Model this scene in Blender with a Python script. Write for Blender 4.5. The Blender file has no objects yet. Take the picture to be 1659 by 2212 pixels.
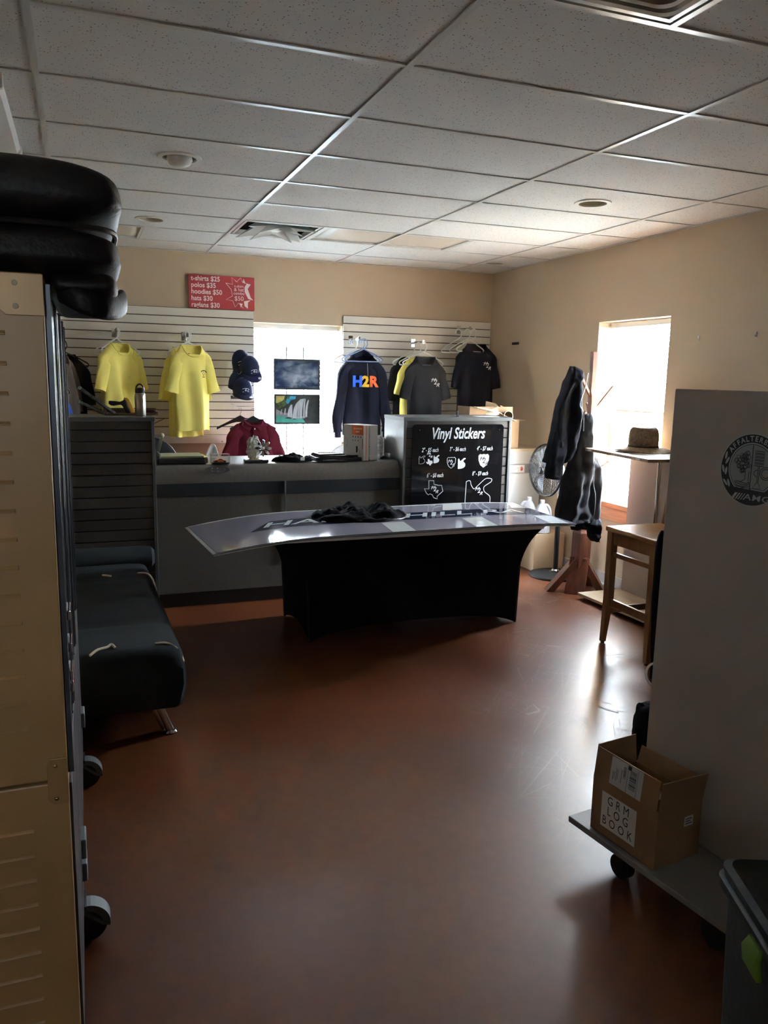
import bpy, math, random
from mathutils import Vector, Matrix, Euler, noise
random.seed(7)
sc = bpy.context.scene
C = sc.collection
PI = math.pi
R = math.radians

# ------------------------------------------------------------------ camera
yaw, pitch, roll = 0.364575103, 0.169803853, 0.0200746598
cy_, sy_, cp_, sp_ = math.cos(yaw), math.sin(yaw), math.cos(pitch), math.sin(pitch)
fw = Vector((sy_*cp_, cy_*cp_, -sp_)); rt = Vector((cy_, -sy_, 0)); up = rt.cross(fw)
rt2 = rt*math.cos(roll)+up*math.sin(roll); up2 = up*math.cos(roll)-rt*math.sin(roll)
cam_d = bpy.data.cameras.new('camera'); cam = bpy.data.objects.new('camera', cam_d); C.objects.link(cam)
cam.matrix_world = Matrix(((rt2.x, up2.x, -fw.x, -1.11209), (rt2.y, up2.y, -fw.y, -2.76029), (rt2.z, up2.z, -fw.z, 1.677), (0, 0, 0, 1)))
cam_d.sensor_fit = 'VERTICAL'; cam_d.sensor_height = 36.0; cam_d.lens = 1709.95*36/2212
cam_d.clip_start = 0.05
sc.camera = cam

# ------------------------------------------------------------------ world, sun, portals, exposure
w = bpy.data.worlds.new('sky'); sc.world = w; w.use_nodes = True
bg = w.node_tree.nodes['Background']; bg.inputs[0].default_value = (0.80, 0.90, 1.0, 1); bg.inputs[1].default_value = 48
sun_d = bpy.data.lights.new('sun', 'SUN'); sun_d.energy = 125; sun_d.angle = R(1.0); sun_d.color = (1, .9, .76)
sun = bpy.data.objects.new('sun', sun_d); C.objects.link(sun)
sun.rotation_euler = Vector((.16, -.62, .78)).to_track_quat('Z', 'Y').to_euler()
def portal(loc, look, sx, sz):
    l = bpy.data.lights.new('window_portal', 'AREA'); l.shape = 'RECTANGLE'; l.size = sx; l.size_y = sz
    l.cycles.is_portal = True
    o = bpy.data.objects.new('window_portal', l); C.objects.link(o); o.location = loc
    o.rotation_euler = (-Vector(look)).to_track_quat('Z', 'Y').to_euler()
portal((.86, 5.06, 1.45), (0, -1, 0), .9, 1.45)
portal((3.22, 2.44, 1.42), (-1, 0, 0), .9, 1.5)
portal((-1.975, -4.62, 2.035), (0, 1, 0), .35, .33)
vs = sc.view_settings
sc.display_settings.display_device = 'sRGB'
vs.view_transform = 'Standard'; vs.look = 'None'; vs.gamma = 1; vs.use_curve_mapping = False; vs.exposure = 1.68
sc.cycles.max_bounces = 10; sc.cycles.diffuse_bounces = 6; sc.cycles.glossy_bounces = 4
sc.cycles.transparent_max_bounces = 12; sc.cycles.sample_clamp_indirect = 8
sc.cycles.use_denoising = True

# ------------------------------------------------------------------ materials
MT = {}
def mat(name, col, rough=.6, metal=0, spec=.5, bump=None, var=None, coat=0, emis=0, stretch=None):
    if name in MT: return MT[name]
    m = bpy.data.materials.new(name); m.use_nodes = True; nt = m.node_tree; b = nt.nodes['Principled BSDF']
    b.inputs['Base Color'].default_value = (*col, 1); b.inputs['Roughness'].default_value = rough
    b.inputs['Metallic'].default_value = metal; b.inputs['Specular IOR Level'].default_value = spec
    b.inputs['Coat Weight'].default_value = coat
    if bump or var:
        tc = nt.nodes.new('ShaderNodeTexCoord'); mp = nt.nodes.new('ShaderNodeMapping')
        nt.links.new(tc.outputs['Object'], mp.inputs[0])
        if stretch: mp.inputs['Scale'].default_value = stretch
    if var:
        n = nt.nodes.new('ShaderNodeTexNoise'); n.inputs['Scale'].default_value = var[0]; n.inputs['Detail'].default_value = 5
        nt.links.new(mp.outputs[0], n.inputs['Vector'])
        r = nt.nodes.new('ShaderNodeMapRange'); r.inputs[3].default_value = 1-var[1]; r.inputs[4].default_value = 1+var[1]
        r.inputs[1].default_value = .3; r.inputs[2].default_value = .7
        mx = nt.nodes.new('ShaderNodeVectorMath'); mx.operation = 'SCALE'; mx.inputs[0].default_value = col
        nt.links.new(n.outputs[0], r.inputs[0]); nt.links.new(r.outputs[0], mx.inputs['Scale']); nt.links.new(mx.outputs[0], b.inputs['Base Color'])
    if bump:
        n2 = nt.nodes.new('ShaderNodeTexNoise'); n2.inputs['Scale'].default_value = bump[0]; n2.inputs['Detail'].default_value = 4
        nt.links.new(mp.outputs[0], n2.inputs['Vector'])
        bp = nt.nodes.new('ShaderNodeBump'); bp.inputs['Strength'].default_value = bump[1]; bp.inputs['Distance'].default_value = .01
        nt.links.new(n2.outputs[0], bp.inputs['Height']); nt.links.new(bp.outputs[0], b.inputs['Normal'])
    MT[name] = m
    return m
def glassy(name, col=(1, 1, 1), refl=.06):
    m = bpy.data.materials.new(name); m.use_nodes = True; nt = m.node_tree; nt.nodes.remove(nt.nodes['Principled BSDF'])
    t = nt.nodes.new('ShaderNodeBsdfTransparent'); t.inputs[0].default_value = (*col, 1)
    g = nt.nodes.new('ShaderNodeBsdfGlossy'); g.inputs['Roughness'].default_value = .03
    lw = nt.nodes.new('ShaderNodeLayerWeight'); pw = nt.nodes.new('ShaderNodeMath'); pw.operation = 'POWER'; pw.inputs[1].default_value = 4
    fr = nt.nodes.new('ShaderNodeMath'); fr.operation = 'MULTIPLY_ADD'; fr.inputs[1].default_value = .6; fr.inputs[2].default_value = .035
    nt.links.new(lw.outputs['Facing'], pw.inputs[0]); nt.links.new(pw.outputs[0], fr.inputs[0])
    mx = nt.nodes.new('ShaderNodeMixShader'); nt.links.new(fr.outputs[0], mx.inputs[0]); nt.links.new(t.outputs[0], mx.inputs[1]); nt.links.new(g.outputs[0], mx.inputs[2])
    nt.links.new(mx.outputs[0], nt.nodes['Material Output'].inputs[0]); return m
def translucent(name, col, k=.5):
    m = bpy.data.materials.new(name); m.use_nodes = True; nt = m.node_tree; b = nt.nodes['Principled BSDF']
    b.inputs['Base Color'].default_value = (*col, 1); b.inputs['Roughness'].default_value = .6
    t = nt.nodes.new('ShaderNodeBsdfTranslucent'); t.inputs[0].default_value = (*col, 1)
    n = nt.nodes.new('ShaderNodeTexNoise'); n.inputs['Scale'].default_value = 3
    r = nt.nodes.new('ShaderNodeMapRange'); r.inputs[3].default_value = k-.03; r.inputs[4].default_value = k+.03
    nt.links.new(n.outputs[0], r.inputs[0])
    mx = nt.nodes.new('ShaderNodeMixShader'); nt.links.new(r.outputs[0], mx.inputs[0])
    nt.links.new(b.outputs[0], mx.inputs[1]); nt.links.new(t.outputs[0], mx.inputs[2])
    nt.links.new(mx.outputs[0], nt.nodes['Material Output'].inputs[0]); return m

wallm = mat('painted_wall', (.53, .415, .285), .75, bump=(90, .12), var=(1.2, .03))
whitem = mat('white_paint', (.78, .77, .73), .45, var=(6, .03))
tee_m = mat('tee_enamel', (.74, .74, .71), .28, var=(5, .03))
plastic_w = mat('white_plastic', (.80, .81, .80), .35, var=(10, .02))
blackp = mat('black_plastic', (.012, .012, .014), .42, bump=(60, .05), var=(9, .1))
blackm = mat('black_metal', (.02, .02, .022), .35, metal=.3, var=(9, .1))
chrome = mat('chrome', (.75, .75, .76), .12, metal=1, var=(8, .03))
steel = mat('brushed_steel', (.50, .49, .47), .28, metal=1, bump=(40, .05), var=(6, .06), stretch=(1, 1, .05))
slat_m = mat('slatwall_white', (.80, .75, .65), .5, var=(5, .03), bump=(30, .03))
slat_bk = mat('slatwall_groove', (.10, .05, .03), .8, var=(20, .1))
grey_slat = mat('grey_laminate', (.052, .046, .040), .42, var=(30, .08), bump=(80, .03))
grey_top = mat('counter_laminate', (.100, .090, .078), .38, var=(60, .12), bump=(120, .04))
grey_edge = mat('grey_edge', (.085, .088, .088), .4, var=(20, .05))
dark_groove = mat('dark_groove', (.012, .012, .012), .7, var=(20, .1))
navy_band = mat('black_band', (.007, .010, .013), .5, var=(20, .1))
cardm = mat('cardboard', (.29, .165, .078), .8, bump=(50, .08), var=(14, .07))
card_l = mat('cardboard_light', (.55, .41, .26), .8, bump=(50, .06), var=(10, .05))
paper = mat('paper', (.78, .77, .73), .7, var=(12, .02))
ink = mat('black_ink', (.01, .01, .012), .6, var=(20, .1))
black_cloth = mat('black_cloth', (.006, .006, .008), .9, spec=.1, bump=(260, 0.05), var=(12, .15))
jacket_m = mat('black_jacket', (.014, .015, .020), .9, spec=.12, bump=(260, 0.07), var=(7, .25))
tee_black = mat('black_jersey', (.012, .012, .018), .9, spec=.15, bump=(260, 0.05), var=(7, .2))
tee_grey = mat('charcoal_jersey', (.026, .025, .027), .9, spec=.15, bump=(260, 0.05), var=(7, .15))
tee_navy = mat('navy_fleece', (.012, .013, .024), .9, spec=.15, bump=(260, 0.06), var=(7, .2))
tee_yel = mat('yellow_jersey', (.96, .84, .22), .85, spec=.15, bump=(260, 0.03), var=(5, .04))
maroon = mat('maroon_knit', (.105, .009, .020), .85, spec=.15, bump=(260, 0.05), var=(6, .12))
navy = mat('navy_twill', (.012, .018, .055), .8, spec=.2, bump=(260, 0.05), var=(8, .15))
brown_cloth = mat('brown_cloth', (.10, .075, .055), .9, bump=(260, 0.05), var=(7, .15))
blue_cloth = mat('blue_cloth', (.03, .08, .35), .85, bump=(260, 0.05), var=(7, .15))
leather = mat('black_leather', (.007, .0055, .005), .5, spec=.25, bump=(70, .22), var=(5, .25))
redwood = mat('redwood', (.17, .058, .028), .5, bump=(30, .12), var=(6, .3), stretch=(6, 6, .5))
oak = mat('oak', (.36, .20, .085), .35, bump=(30, .05), var=(7, .2), stretch=(6, 1, 6), coat=.3)
oakleg = mat('oak_upright', (.27, .14, .06), .4, bump=(30, .05), var=(7, .2), stretch=(7, 7, .6))
birch = mat('pale_laminate', (.60, .50, .36), .4, bump=(30, .03), var=(4, .12), stretch=(3, 1, 3))
ply = mat('board_edge', (.34, .24, .15), .6, var=(30, .2), stretch=(1, 1, 8))
tan_m = mat('tan_case', (.36, .222, .09), .42, bump=(9, .25), var=(5, .07), spec=.5)
tan_pl = mat('tan_plate', (.35, .215, .09), .38, var=(8, .05), metal=.2)
grey_panel = mat('grey_panel', (.48, .43, .385), .5, bump=(80, .03), var=(2, .03))
red_sign = mat('red_board', (.30, .018, .022), .5, var=(8, .04))
sign_w = mat('sign_white', (.86, .80, .78), .6, var=(9, .02))
acrylic_b = mat('black_acrylic', (.005, .005, .006), .08, spec=.6, var=(5, .1))
vinyl_s = mat('silver_vinyl', (.55, .56, .56), .5, var=(12, .03))
green_b = mat('dark_green_plastic', (.012, .020, .018), .5, bump=(40, .2), var=(8, .2))
lime = mat('lime_plastic', (.11, .22, .02), .5, var=(8, .1))
gold_p = mat('yellow_plastic', (.75, .42, .06), .45, var=(12, .1))
camo = mat('mottled_green', (.05, .06, .045), .7, var=(30, .8), bump=(40, .1))
straw = mat('woven_straw', (.21, .14, .085), .85, bump=(160, .9), var=(60, .35))
futon = mat('black_futon', (.014, .019, .022), .85, spec=.25, bump=(260, 0.08), var=(6, .15))
rope = mat('cream_cord', (.72, .64, .50), .8, bump=(200, .4), var=(30, .1))
screwm = mat('screw_metal', (.20, .16, .10), .5, metal=.6, var=(20, .1))
jug_m = translucent('milky_plastic', (.85, .88, .95), .35)
blind_m = translucent('blind_slat', (.82, .88, .92), .55)
glass = glassy('window_glass'); clear = glassy('clear_acrylic', (.96, .97, .97))
film = glassy('plastic_film', (.85, .87, .88))
wframe = mat('window_frame', (.72, .66, .55), .5, var=(6, .03))
wood_trim = mat('stained_trim', (.50, .23, .10), .5, bump=(30, .08), var=(7, .2), stretch=(6, .7, 6))
base_m = mat('baseboard_vinyl', (.48, .45, .42), .5, var=(6, .05))
fluor_m = mat('prismatic_lens', (.70, .62, .52), .35, var=(8, .03), bump=(200, .1))

# floor: stained, sealed concrete
def floor_mat():
    m = bpy.data.materials.new('stained_concrete'); m.use_nodes = True; nt = m.node_tree; N = nt.nodes; L = nt.links; b = N['Principled BSDF']
    tc = N.new('ShaderNodeTexCoord')
    def nz(s, d=6, dist=0):
        n = N.new('ShaderNodeTexNoise'); n.inputs['Scale'].default_value = s; n.inputs['Detail'].default_value = d; n.inputs['Distortion'].default_value = dist
        L.new(tc.outputs['Object'], n.inputs['Vector']); return n
    n1 = nz(1.1, 8, .6)
    cr = N.new('ShaderNodeValToRGB'); L.new(n1.outputs[0], cr.inputs[0])
    e = cr.color_ramp.elements; e[0].position = .2; e[0].color = (.095, .024, .008, 1); e[1].position = .85; e[1].color = (.23, .070, .024, 1)
    n2 = nz(22, 6); mx = N.new('ShaderNodeMix'); mx.data_type = 'RGBA'; mx.blend_type = 'MULTIPLY'; mx.inputs[0].default_value = .35
    L.new(cr.outputs[0], mx.inputs[6]); L.new(n2.outputs[0], mx.inputs[7])
    # fine scratches: wave-like thin voronoi edges in two directions
    scr = None
    for k, (sx, sy, rz) in enumerate(((.55, 7, .5), (.7, 9, -.7), (.6, 8, 1.3), (.5, 7, 2.2))):
        mp = N.new('ShaderNodeMapping'); mp.inputs['Scale'].default_value = (sx, sy, 1); mp.inputs['Rotation'].default_value = (0, 0, rz)
        mp0 = N.new('ShaderNodeMapping'); mp0.inputs['Rotation'].default_value = (0, 0, rz); mp.inputs['Rotation'].default_value = (0, 0, 0)
        L.new(tc.outputs['Object'], mp0.inputs[0]); L.new(mp0.outputs[0], mp.inputs[0])
        v = N.new('ShaderNodeTexVoronoi'); v.voronoi_dimensions = '2D'; v.feature = 'DISTANCE_TO_EDGE'; v.inputs['Scale'].default_value = 1.3; v.inputs['Randomness'].default_value = 1
        L.new(mp.outputs[0], v.inputs['Vector'])
        lt = N.new('ShaderNodeMath'); lt.operation = 'LESS_THAN'; lt.inputs[1].default_value = .0075; L.new(v.outputs['Distance'], lt.inputs[0])
        if scr is None: scr = lt
        else:
            a = N.new('ShaderNodeMath'); a.operation = 'MAXIMUM'; L.new(scr.outputs[0], a.inputs[0]); L.new(lt.outputs[0], a.inputs[1]); scr = a
    nm = nz(2.4, 3); gt = N.new('ShaderNodeMapRange'); gt.inputs[1].default_value = .40; gt.inputs[2].default_value = .60; L.new(nm.outputs[0], gt.inputs[0])
    # scuffed traffic zone in front of the right window
    sp = N.new('ShaderNodeSeparateXYZ'); L.new(tc.outputs['Object'], sp.inputs[0])
    zx = N.new('ShaderNodeMapRange'); zx.inputs[1].default_value = .4; zx.inputs[2].default_value = 1.4; L.new(sp.outputs[0], zx.inputs[0])
    sm = N.new('ShaderNodeMath'); sm.operation = 'MULTIPLY'; L.new(scr.outputs[0], sm.inputs[0]); L.new(gt.outputs[0], sm.inputs[1])
    sm2 = N.new('ShaderNodeMath'); sm2.operation = 'MULTIPLY'; L.new(sm.outputs[0], sm2.inputs[0]); L.new(zx.outputs[0], sm2.inputs[1])
    mx2 = N.new('ShaderNodeMix'); mx2.data_type = 'RGBA'; mx2.inputs[7].default_value = (.42, .34, .28, 1)
    k5 = N.new('ShaderNodeMath'); k5.operation = 'MULTIPLY'; k5.inputs[1].default_value = .5; L.new(sm2.outputs[0], k5.inputs[0])
    L.new(k5.outputs[0], mx2.inputs[0]); L.new(mx.outputs[2], mx2.inputs[6]); L.new(mx2.outputs[2], b.inputs['Base Color'])
    nr = nz(2.2, 4, .2); rr = N.new('ShaderNodeMapRange'); rr.inputs[3].default_value = .29; rr.inputs[4].default_value = .38; rr.inputs[1].default_value = .2; rr.inputs[2].default_value = .8
    L.new(nr.outputs[0], rr.inputs[0])
    ra = N.new('ShaderNodeMath'); ra.operation = 'ADD'; L.new(rr.outputs[0], ra.inputs[0]); k6 = N.new('ShaderNodeMath'); k6.operation = 'MULTIPLY'; k6.inputs[1].default_value = .25
    L.new(sm2.outputs[0], k6.inputs[0]); L.new(k6.outputs[0], ra.inputs[1]); L.new(ra.outputs[0], b.inputs['Roughness'])
    nb = nz(9, 5); bp = N.new('ShaderNodeBump'); bp.inputs['Strength'].default_value = .10; bp.inputs['Distance'].default_value = .004
    L.new(nb.outputs[0], bp.inputs['Height']); L.new(bp.outputs[0], b.inputs['Normal'])
    b.inputs['Specular IOR Level'].default_value = .55
    return m
def tile_mat():
    m = bpy.data.materials.new('mineral_tile'); m.use_nodes = True; nt = m.node_tree; N = nt.nodes; L = nt.links; b = N['Principled BSDF']
    b.inputs['Roughness'].default_value = .9; b.inputs['Specular IOR Level'].default_value = .2
    g = N.new('ShaderNodeNewGeometry')
    v = N.new('ShaderNodeTexVoronoi'); v.inputs['Scale'].default_value = 88; L.new(g.outputs['Position'], v.inputs['Vector'])
    n = N.new('ShaderNodeTexNoise'); n.inputs['Scale'].default_value = 55; n.inputs['Detail'].default_value = 2; L.new(g.outputs['Position'], n.inputs['Vector'])
    s = N.new('ShaderNodeSeparateColor'); L.new(v.outputs['Color'], s.inputs[0])
    pr = N.new('ShaderNodeMath'); pr.operation = 'MULTIPLY'; L.new(s.outputs[0], pr.inputs[0]); pr.inputs[1].default_value = .26
    lt = N.new('ShaderNodeMath'); lt.operation = 'LESS_THAN'; L.new(v.outputs['Distance'], lt.inputs[0]); L.new(pr.outputs[0], lt.inputs[1])
    mx = N.new('ShaderNodeMix'); mx.data_type = 'RGBA'; mx.inputs[6].default_value = (.82, .82, .80, 1); mx.inputs[7].default_value = (.20, .17, .13, 1)
    L.new(lt.outputs[0], mx.inputs[0]); L.new(mx.outputs[2], b.inputs['Base Color'])
    bp = N.new('ShaderNodeBump'); bp.inputs['Strength'].default_value = .25; bp.inputs['Distance'].default_value = .003; L.new(n.outputs[0], bp.inputs['Height']); L.new(bp.outputs[0], b.inputs['Normal'])
    return m
floor_m = floor_mat(); tile_m = tile_mat()

# ------------------------------------------------------------------ mesh helpers
class M:
    def __init__(s): s.v = []; s.f = []
    def add(s, vs, fs, T=None):
        k = len(s.v)
        s.v += [tuple(T @ Vector(p)) if T else tuple(p) for p in vs]
        s.f += [tuple(i+k for i in f) for f in fs]; return s
    def bx(s, x0, x1, y0, y1, z0, z1, T=None):
        v = [(x0, y0, z0), (x1, y0, z0), (x1, y1, z0), (x0, y1, z0), (x0, y0, z1), (x1, y0, z1), (x1, y1, z1), (x0, y1, z1)]
        return s.add(v, [(0, 3, 2, 1), (4, 5, 6, 7), (0, 1, 5, 4), (1, 2, 6, 5), (2, 3, 7, 6), (3, 0, 4, 7)], T)
    def bar(s, p0, p1, wd, th, upv=(0, 0, 1), w1=None):
        p0, p1 = Vector(p0), Vector(p1); d = (p1-p0).normalized(); a = d.cross(Vector(upv)).normalized(); b = a.cross(d)
        w1 = w1 or wd; v = []
        for p, ww in ((p0, wd), (p1, w1)):
            for i, j in ((-1, -1), (1, -1), (1, 1), (-1, 1)): v.append(p+a*i*ww/2+b*j*th/2)
        return s.add(v, [(0, 1, 2, 3), (7, 6, 5, 4), (0, 4, 5, 1), (1, 5, 6, 2), (2, 6, 7, 3), (3, 7, 4, 0)])
    def loft(s, rings, cap0=True, cap1=True, close=True):
        k = len(s.v); n = len(rings[0]); s.v += [tuple(p) for r in rings for p in r]
        for i in range(len(rings)-1):
            for j in range(n if close else n-1):
                a = k+i*n+j; b = k+i*n+(j+1) % n; s.f.append((a, b, b+n, a+n))
        if cap0: s.f.append(tuple(k+j for j in reversed(range(n))))
        if cap1: s.f.append(tuple(k+(len(rings)-1)*n+j for j in range(n)))
        return s
    def tube(s, pts, r, n=8, closed=False, flat=1):
        pts = [Vector(p) for p in pts]; m = len(pts); rings = []
        prev = None
        for i, p in enumerate(pts):
            if closed: d = pts[(i+1) % m]-pts[i-1]
            else: d = pts[min(i+1, m-1)]-pts[max(i-1, 0)]
            d.normalize()
            if prev is None:
                a = d.orthogonal().normalized()
            else:
                a = (prev-d*prev.dot(d))
                a = a.normalized() if a.length > 1e-6 else d.orthogonal().normalized()
            prev = a; b = d.cross(a); rr = r[i] if isinstance(r, (list, tuple)) else r
            rings.append([p+(a*math.cos(t)+b*math.sin(t)*flat)*rr for t in [2*PI*q/n for q in range(n)]])
        if closed: rings.append(rings[0])
        return s.loft(rings, not closed, not closed)
    def cyl(s, p0, p1, r0, r1=None, n=20, cap=True):
        p0, p1 = Vector(p0), Vector(p1); d = (p1-p0).normalized(); a = d.orthogonal().normalized(); b = d.cross(a); r1 = r0 if r1 is None else r1
        ring = lambda p, r: [p+(a*math.cos(2*PI*q/n)+b*math.sin(2*PI*q/n))*r for q in range(n)]
        return s.loft([ring(p0, r0), ring(p1, r1)], cap, cap)
    def lathe(s, prof, n=32, T=None, cap0=True, cap1=True, sx=1, sy=1):
        q = M(); q.loft([[(r*sx*math.cos(2*PI*j/n), r*sy*math.sin(2*PI*j/n), z) for j in range(n)] for r, z in prof], cap0, cap1)
        return s.add(q.v, q.f, T)
    def poly(s, pts, t, T=None):   # outline in XZ, extruded along +Y by t
        n = len(pts); v = [(x, 0, z) for x, z in pts]+[(x, t, z) for x, z in pts]
        f = [tuple(range(n)), tuple(reversed(range(n, 2*n)))]+[(i, i+n, (i+1) % n+n, (i+1) % n) for i in range(n)]
        return s.add(v, f, T)
    def grid(s, nu, nv, fn):
        k = len(s.v); s.v += [tuple(fn(i/nu, j/nv)) for j in range(nv+1) for i in range(nu+1)]
        for j in range(nv):
            for i in range(nu):
                a = k+j*(nu+1)+i; s.f.append((a, a+1, a+nu+2, a+nu+1))
        return s
    def ball(s, c, rx, ry=None, rz=None, n=16, m=10, T=None):
        ry = ry or rx; rz = rz or rx; rings = []
        for i in range(m+1):
            t = -PI/2+PI*i/m; t = max(-PI/2+.02, min(PI/2-.02, t))
            rings.append([(c[0]+rx*math.cos(t)*math.cos(2*PI*j/n), c[1]+ry*math.cos(t)*math.sin(2*PI*j/n), c[2]+rz*math.sin(t)) for j in range(n)])
        q = M(); q.loft(rings); return s.add(q.v, q.f, T)

def obj(name, m, material, parent=None, smooth=False, bev=0, solid=0, sub=0, world=False, label=None, ang=40):
    me = bpy.data.meshes.new(name)
    vs = m.v
    if world and parent is not None:
        r = parent
        while r.parent: r = r.parent
        L = r.location; vs = [(x-L.x, y-L.y, z-L.z) for x, y, z in vs]
    me.from_pydata([tuple(v) for v in vs], [], m.f); me.update()
    me.materials.append(material)
    if smooth:
        me.polygons.foreach_set('use_smooth', [True]*len(me.polygons)); me.set_sharp_from_angle(angle=R(ang))
    o = bpy.data.objects.new(name, me); C.objects.link(o)
    if parent is not None: o.parent = parent
    if solid:
        q = o.modifiers.new('solid', 'SOLIDIFY'); q.thickness = solid; q.offset = 0
    if sub:
        q = o.modifiers.new('sub', 'SUBSURF'); q.levels = sub; q.render_levels = sub
    if bev:
        q = o.modifiers.new('bevel', 'BEVEL'); q.width = bev; q.segments = 2; q.limit_method = 'ANGLE'
    if label: o['label'] = label
    return o
def thing(name, label, cat, loc=(0, 0, 0), rot=(0, 0, 0), group=None):
    o = bpy.data.objects.new(name, None); C.objects.link(o); o.empty_display_size = .1
    o.location = loc; o.rotation_euler = rot if isinstance(rot, tuple) else (0, 0, rot)
    o['label'] = label; o['category'] = cat
    if group: o['group'] = group
    return o
def tag(o, label, cat, group=None):
    o['label'] = label; o['category'] = cat
    if group: o['group'] = group
    return o
def struct(name, m, material, parent=None, **k):
    o = obj(name, m, material, parent, **k); o['kind'] = 'structure'; return o
def inst(src, loc, parent, rot=None, scale=None):
    o = src.copy(); C.objects.link(o); o.parent = parent; o.location = loc
    if rot: o.rotation_euler = rot
    if scale: o.scale = scale
    return o
def dup(root, loc, rot, label, group=None):
    r = root.copy(); C.objects.link(r); r.location = loc; r.rotation_euler = rot; r['label'] = label
    if group: r['group'] = group
    for ch in list(root.children):
        c = ch.copy(); C.objects.link(c); c.parent = r
        for g in ch.children:
            d = g.copy(); C.objects.link(d); d.parent = c
    return r
def textm(body, size=1, sx=1, shear=0, off=0, align='CENTER', ext=0, space=1):
    cu = bpy.data.curves.new('t', 'FONT'); cu.body = body; cu.size = size; cu.shear = shear; cu.offset = off
    cu.align_x = align; cu.align_y = 'CENTER'; cu.extrude = ext; cu.resolution_u = 3; cu.space_character = space
    o = bpy.data.objects.new('t', cu); C.objects.link(o); bpy.context.view_layer.update()
    me = bpy.data.meshes.new_from_object(o.evaluated_get(bpy.context.evaluated_depsgraph_get()))
    m = M(); m.v = [(v.co.x*sx, v.co.y, v.co.z) for v in me.vertices]; m.f = [tuple(p.vertices) for p in me.polygons]
    bpy.data.objects.remove(o); bpy.data.curves.remove(cu); bpy.data.meshes.remove(me)
    return m
def mapm(m, fn):
    m.v = [tuple(fn(Vector(v))) for v in m.v]; return m
def join(*ms):
    q = M()
    for m in ms: q.add(m.v, m.f)
    return q
def spline(pts, n=8, closed=False):
    P = [Vector(p) for p in pts]; out = []; m = len(P)
    rng = range(m) if closed else range(m-1)
    for i in rng:
        g = (lambda k: P[k % m]) if closed else (lambda k: P[max(0, min(m-1, k))])
        p0, p1, p2, p3 = g(i-1), g(i), g(i+1), g(i+2)
        for q in range(n):
            t = q/n; out.append(.5*((2*p1)+(p2-p0)*t+(2*p0-5*p1+4*p2-p3)*t*t+(-p0+3*p1-3*p2+p3)*t**3))
    if not closed: out.append(P[-1])
    return out
def stroke2(pts, r, n=6, closed=False):
    # flat ribbon in XZ plane facing -Y
    P = [Vector((p[0], 0, p[1])) for p in pts]; m = len(P); L = []; Rr = []
    for i in range(m):
        d = (P[(i+1) % m]-P[i-1]) if closed else (P[min(i+1, m-1)]-P[max(0, i-1)])
        if d.length < 1e-9: d = Vector((1, 0, 0))
        d.normalize(); nn = Vector((-d.z, 0, d.x)); L.append(P[i]+nn*r); Rr.append(P[i]-nn*r)
    q = M(); q.v = [tuple(p) for p in L+Rr]
    for i in range(m if closed else m-1):
        j = (i+1) % m; q.f.append((i, j, m+j, m+i))
    return q

# ------------------------------------------------------------------ room shell
XL, XR, YF, YB, H = -3.3, 2.90, -4.3, 4.75, 2.743
struct('floor', M().bx(XL-.3, XR+.3, YF-.3, YB+.3, -.12, 0), floor_m)
struct('ground', M().bx(-30, 40, -35, 40, -.42, -.30), mat('pale_gravel', (.70, .68, .63), .9, var=(3, .1)))
tk = .27
mw = M(); wx0, wx1, wz0, wz1 = .415, 1.285, .78, 2.15
mw.bx(XL-tk, wx0, YB, YB+tk, 0, 3.0); mw.bx(wx1, XR+tk, YB, YB+tk, 0, 3.0); mw.bx(wx0, wx1, YB, YB+tk, 0, wz0); mw.bx(wx0, wx1, YB, YB+tk, wz1, 3.0)
wall_back = struct('wall_back', mw, wallm)
mw = M(); ry0, ry1, rz0, rz1 = 2.01, 2.87, .69, 2.15
mw.bx(XR, XR+tk, YF, ry0, 0, 3.0); mw.bx(XR, XR+tk, ry1, YB, 0, 3.0); mw.bx(XR, XR+tk, ry0, ry1, 0, rz0); mw.bx(XR, XR+tk, ry0, ry1, rz1, 3.0)
wall_right = struct('wall_right', mw, wallm)
struct('wall_left', M().bx(XL-tk, XL, YF, YB, 0, 3.0), wallm)
mw = M(); fx0, fx1, fz0, fz1 = -2.15, -1.80, 1.87, 2.2
mw.bx(XL-tk, fx0, YF-tk, YF, 0, 3.0); mw.bx(fx1, XR+tk, YF-tk, YF, 0, 3.0); mw.bx(fx0, fx1, YF-tk, YF, 0, fz0); mw.bx(fx0, fx1, YF-tk, YF, fz1, 3.0)
struct('wall_front', mw, wallm)
# little marks on the right wall
tag(obj('wall_plate', M().bx(2.896, 2.9, 4.155, 4.285, 2.008, 2.032), blackp, bev=.001), 'small black rectangular plate stuck on the right wall near the corner', 'plate')
for y, z in ((1.71, 1.981), (1.206, 1.986)):
    lab = 'tiny white adhesive hook on right wall, the one nearer the window' if y > 1.5 else 'tiny white adhesive hook on right wall, above the grey panel'
    tag(obj('wall_hook', M().bx(2.893, 2.9, y-.006, y+.006, z-.016, z+.016).cyl((2.893, y, z-.01), (2.885, y, z-.006), .003, n=8), whitem, bev=.001), lab, 'hook')
# baseboards
struct('baseboard_right', M().bx(XR-.012, XR, YF, YB, 0, .105).bx(XR-.022, XR-.012, YF, YB, 0, .018), base_m, bev=.002)
struct('baseboard_back', M().bx(XL, XR-.012, YB-.012, YB, 0, .105), base_m, bev=.002)
struct('trim_1', M().bx(XR-.028, XR+.0, ry0-.05, ry1+.05, rz0-.135, rz0-.03), wood_trim, bev=.003)
struct('trim_2', M().bx(XR-.045, XR+tk-.05, ry0, ry1, rz0-.028, rz0+.012), wood_trim, bev=.004)

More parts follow.
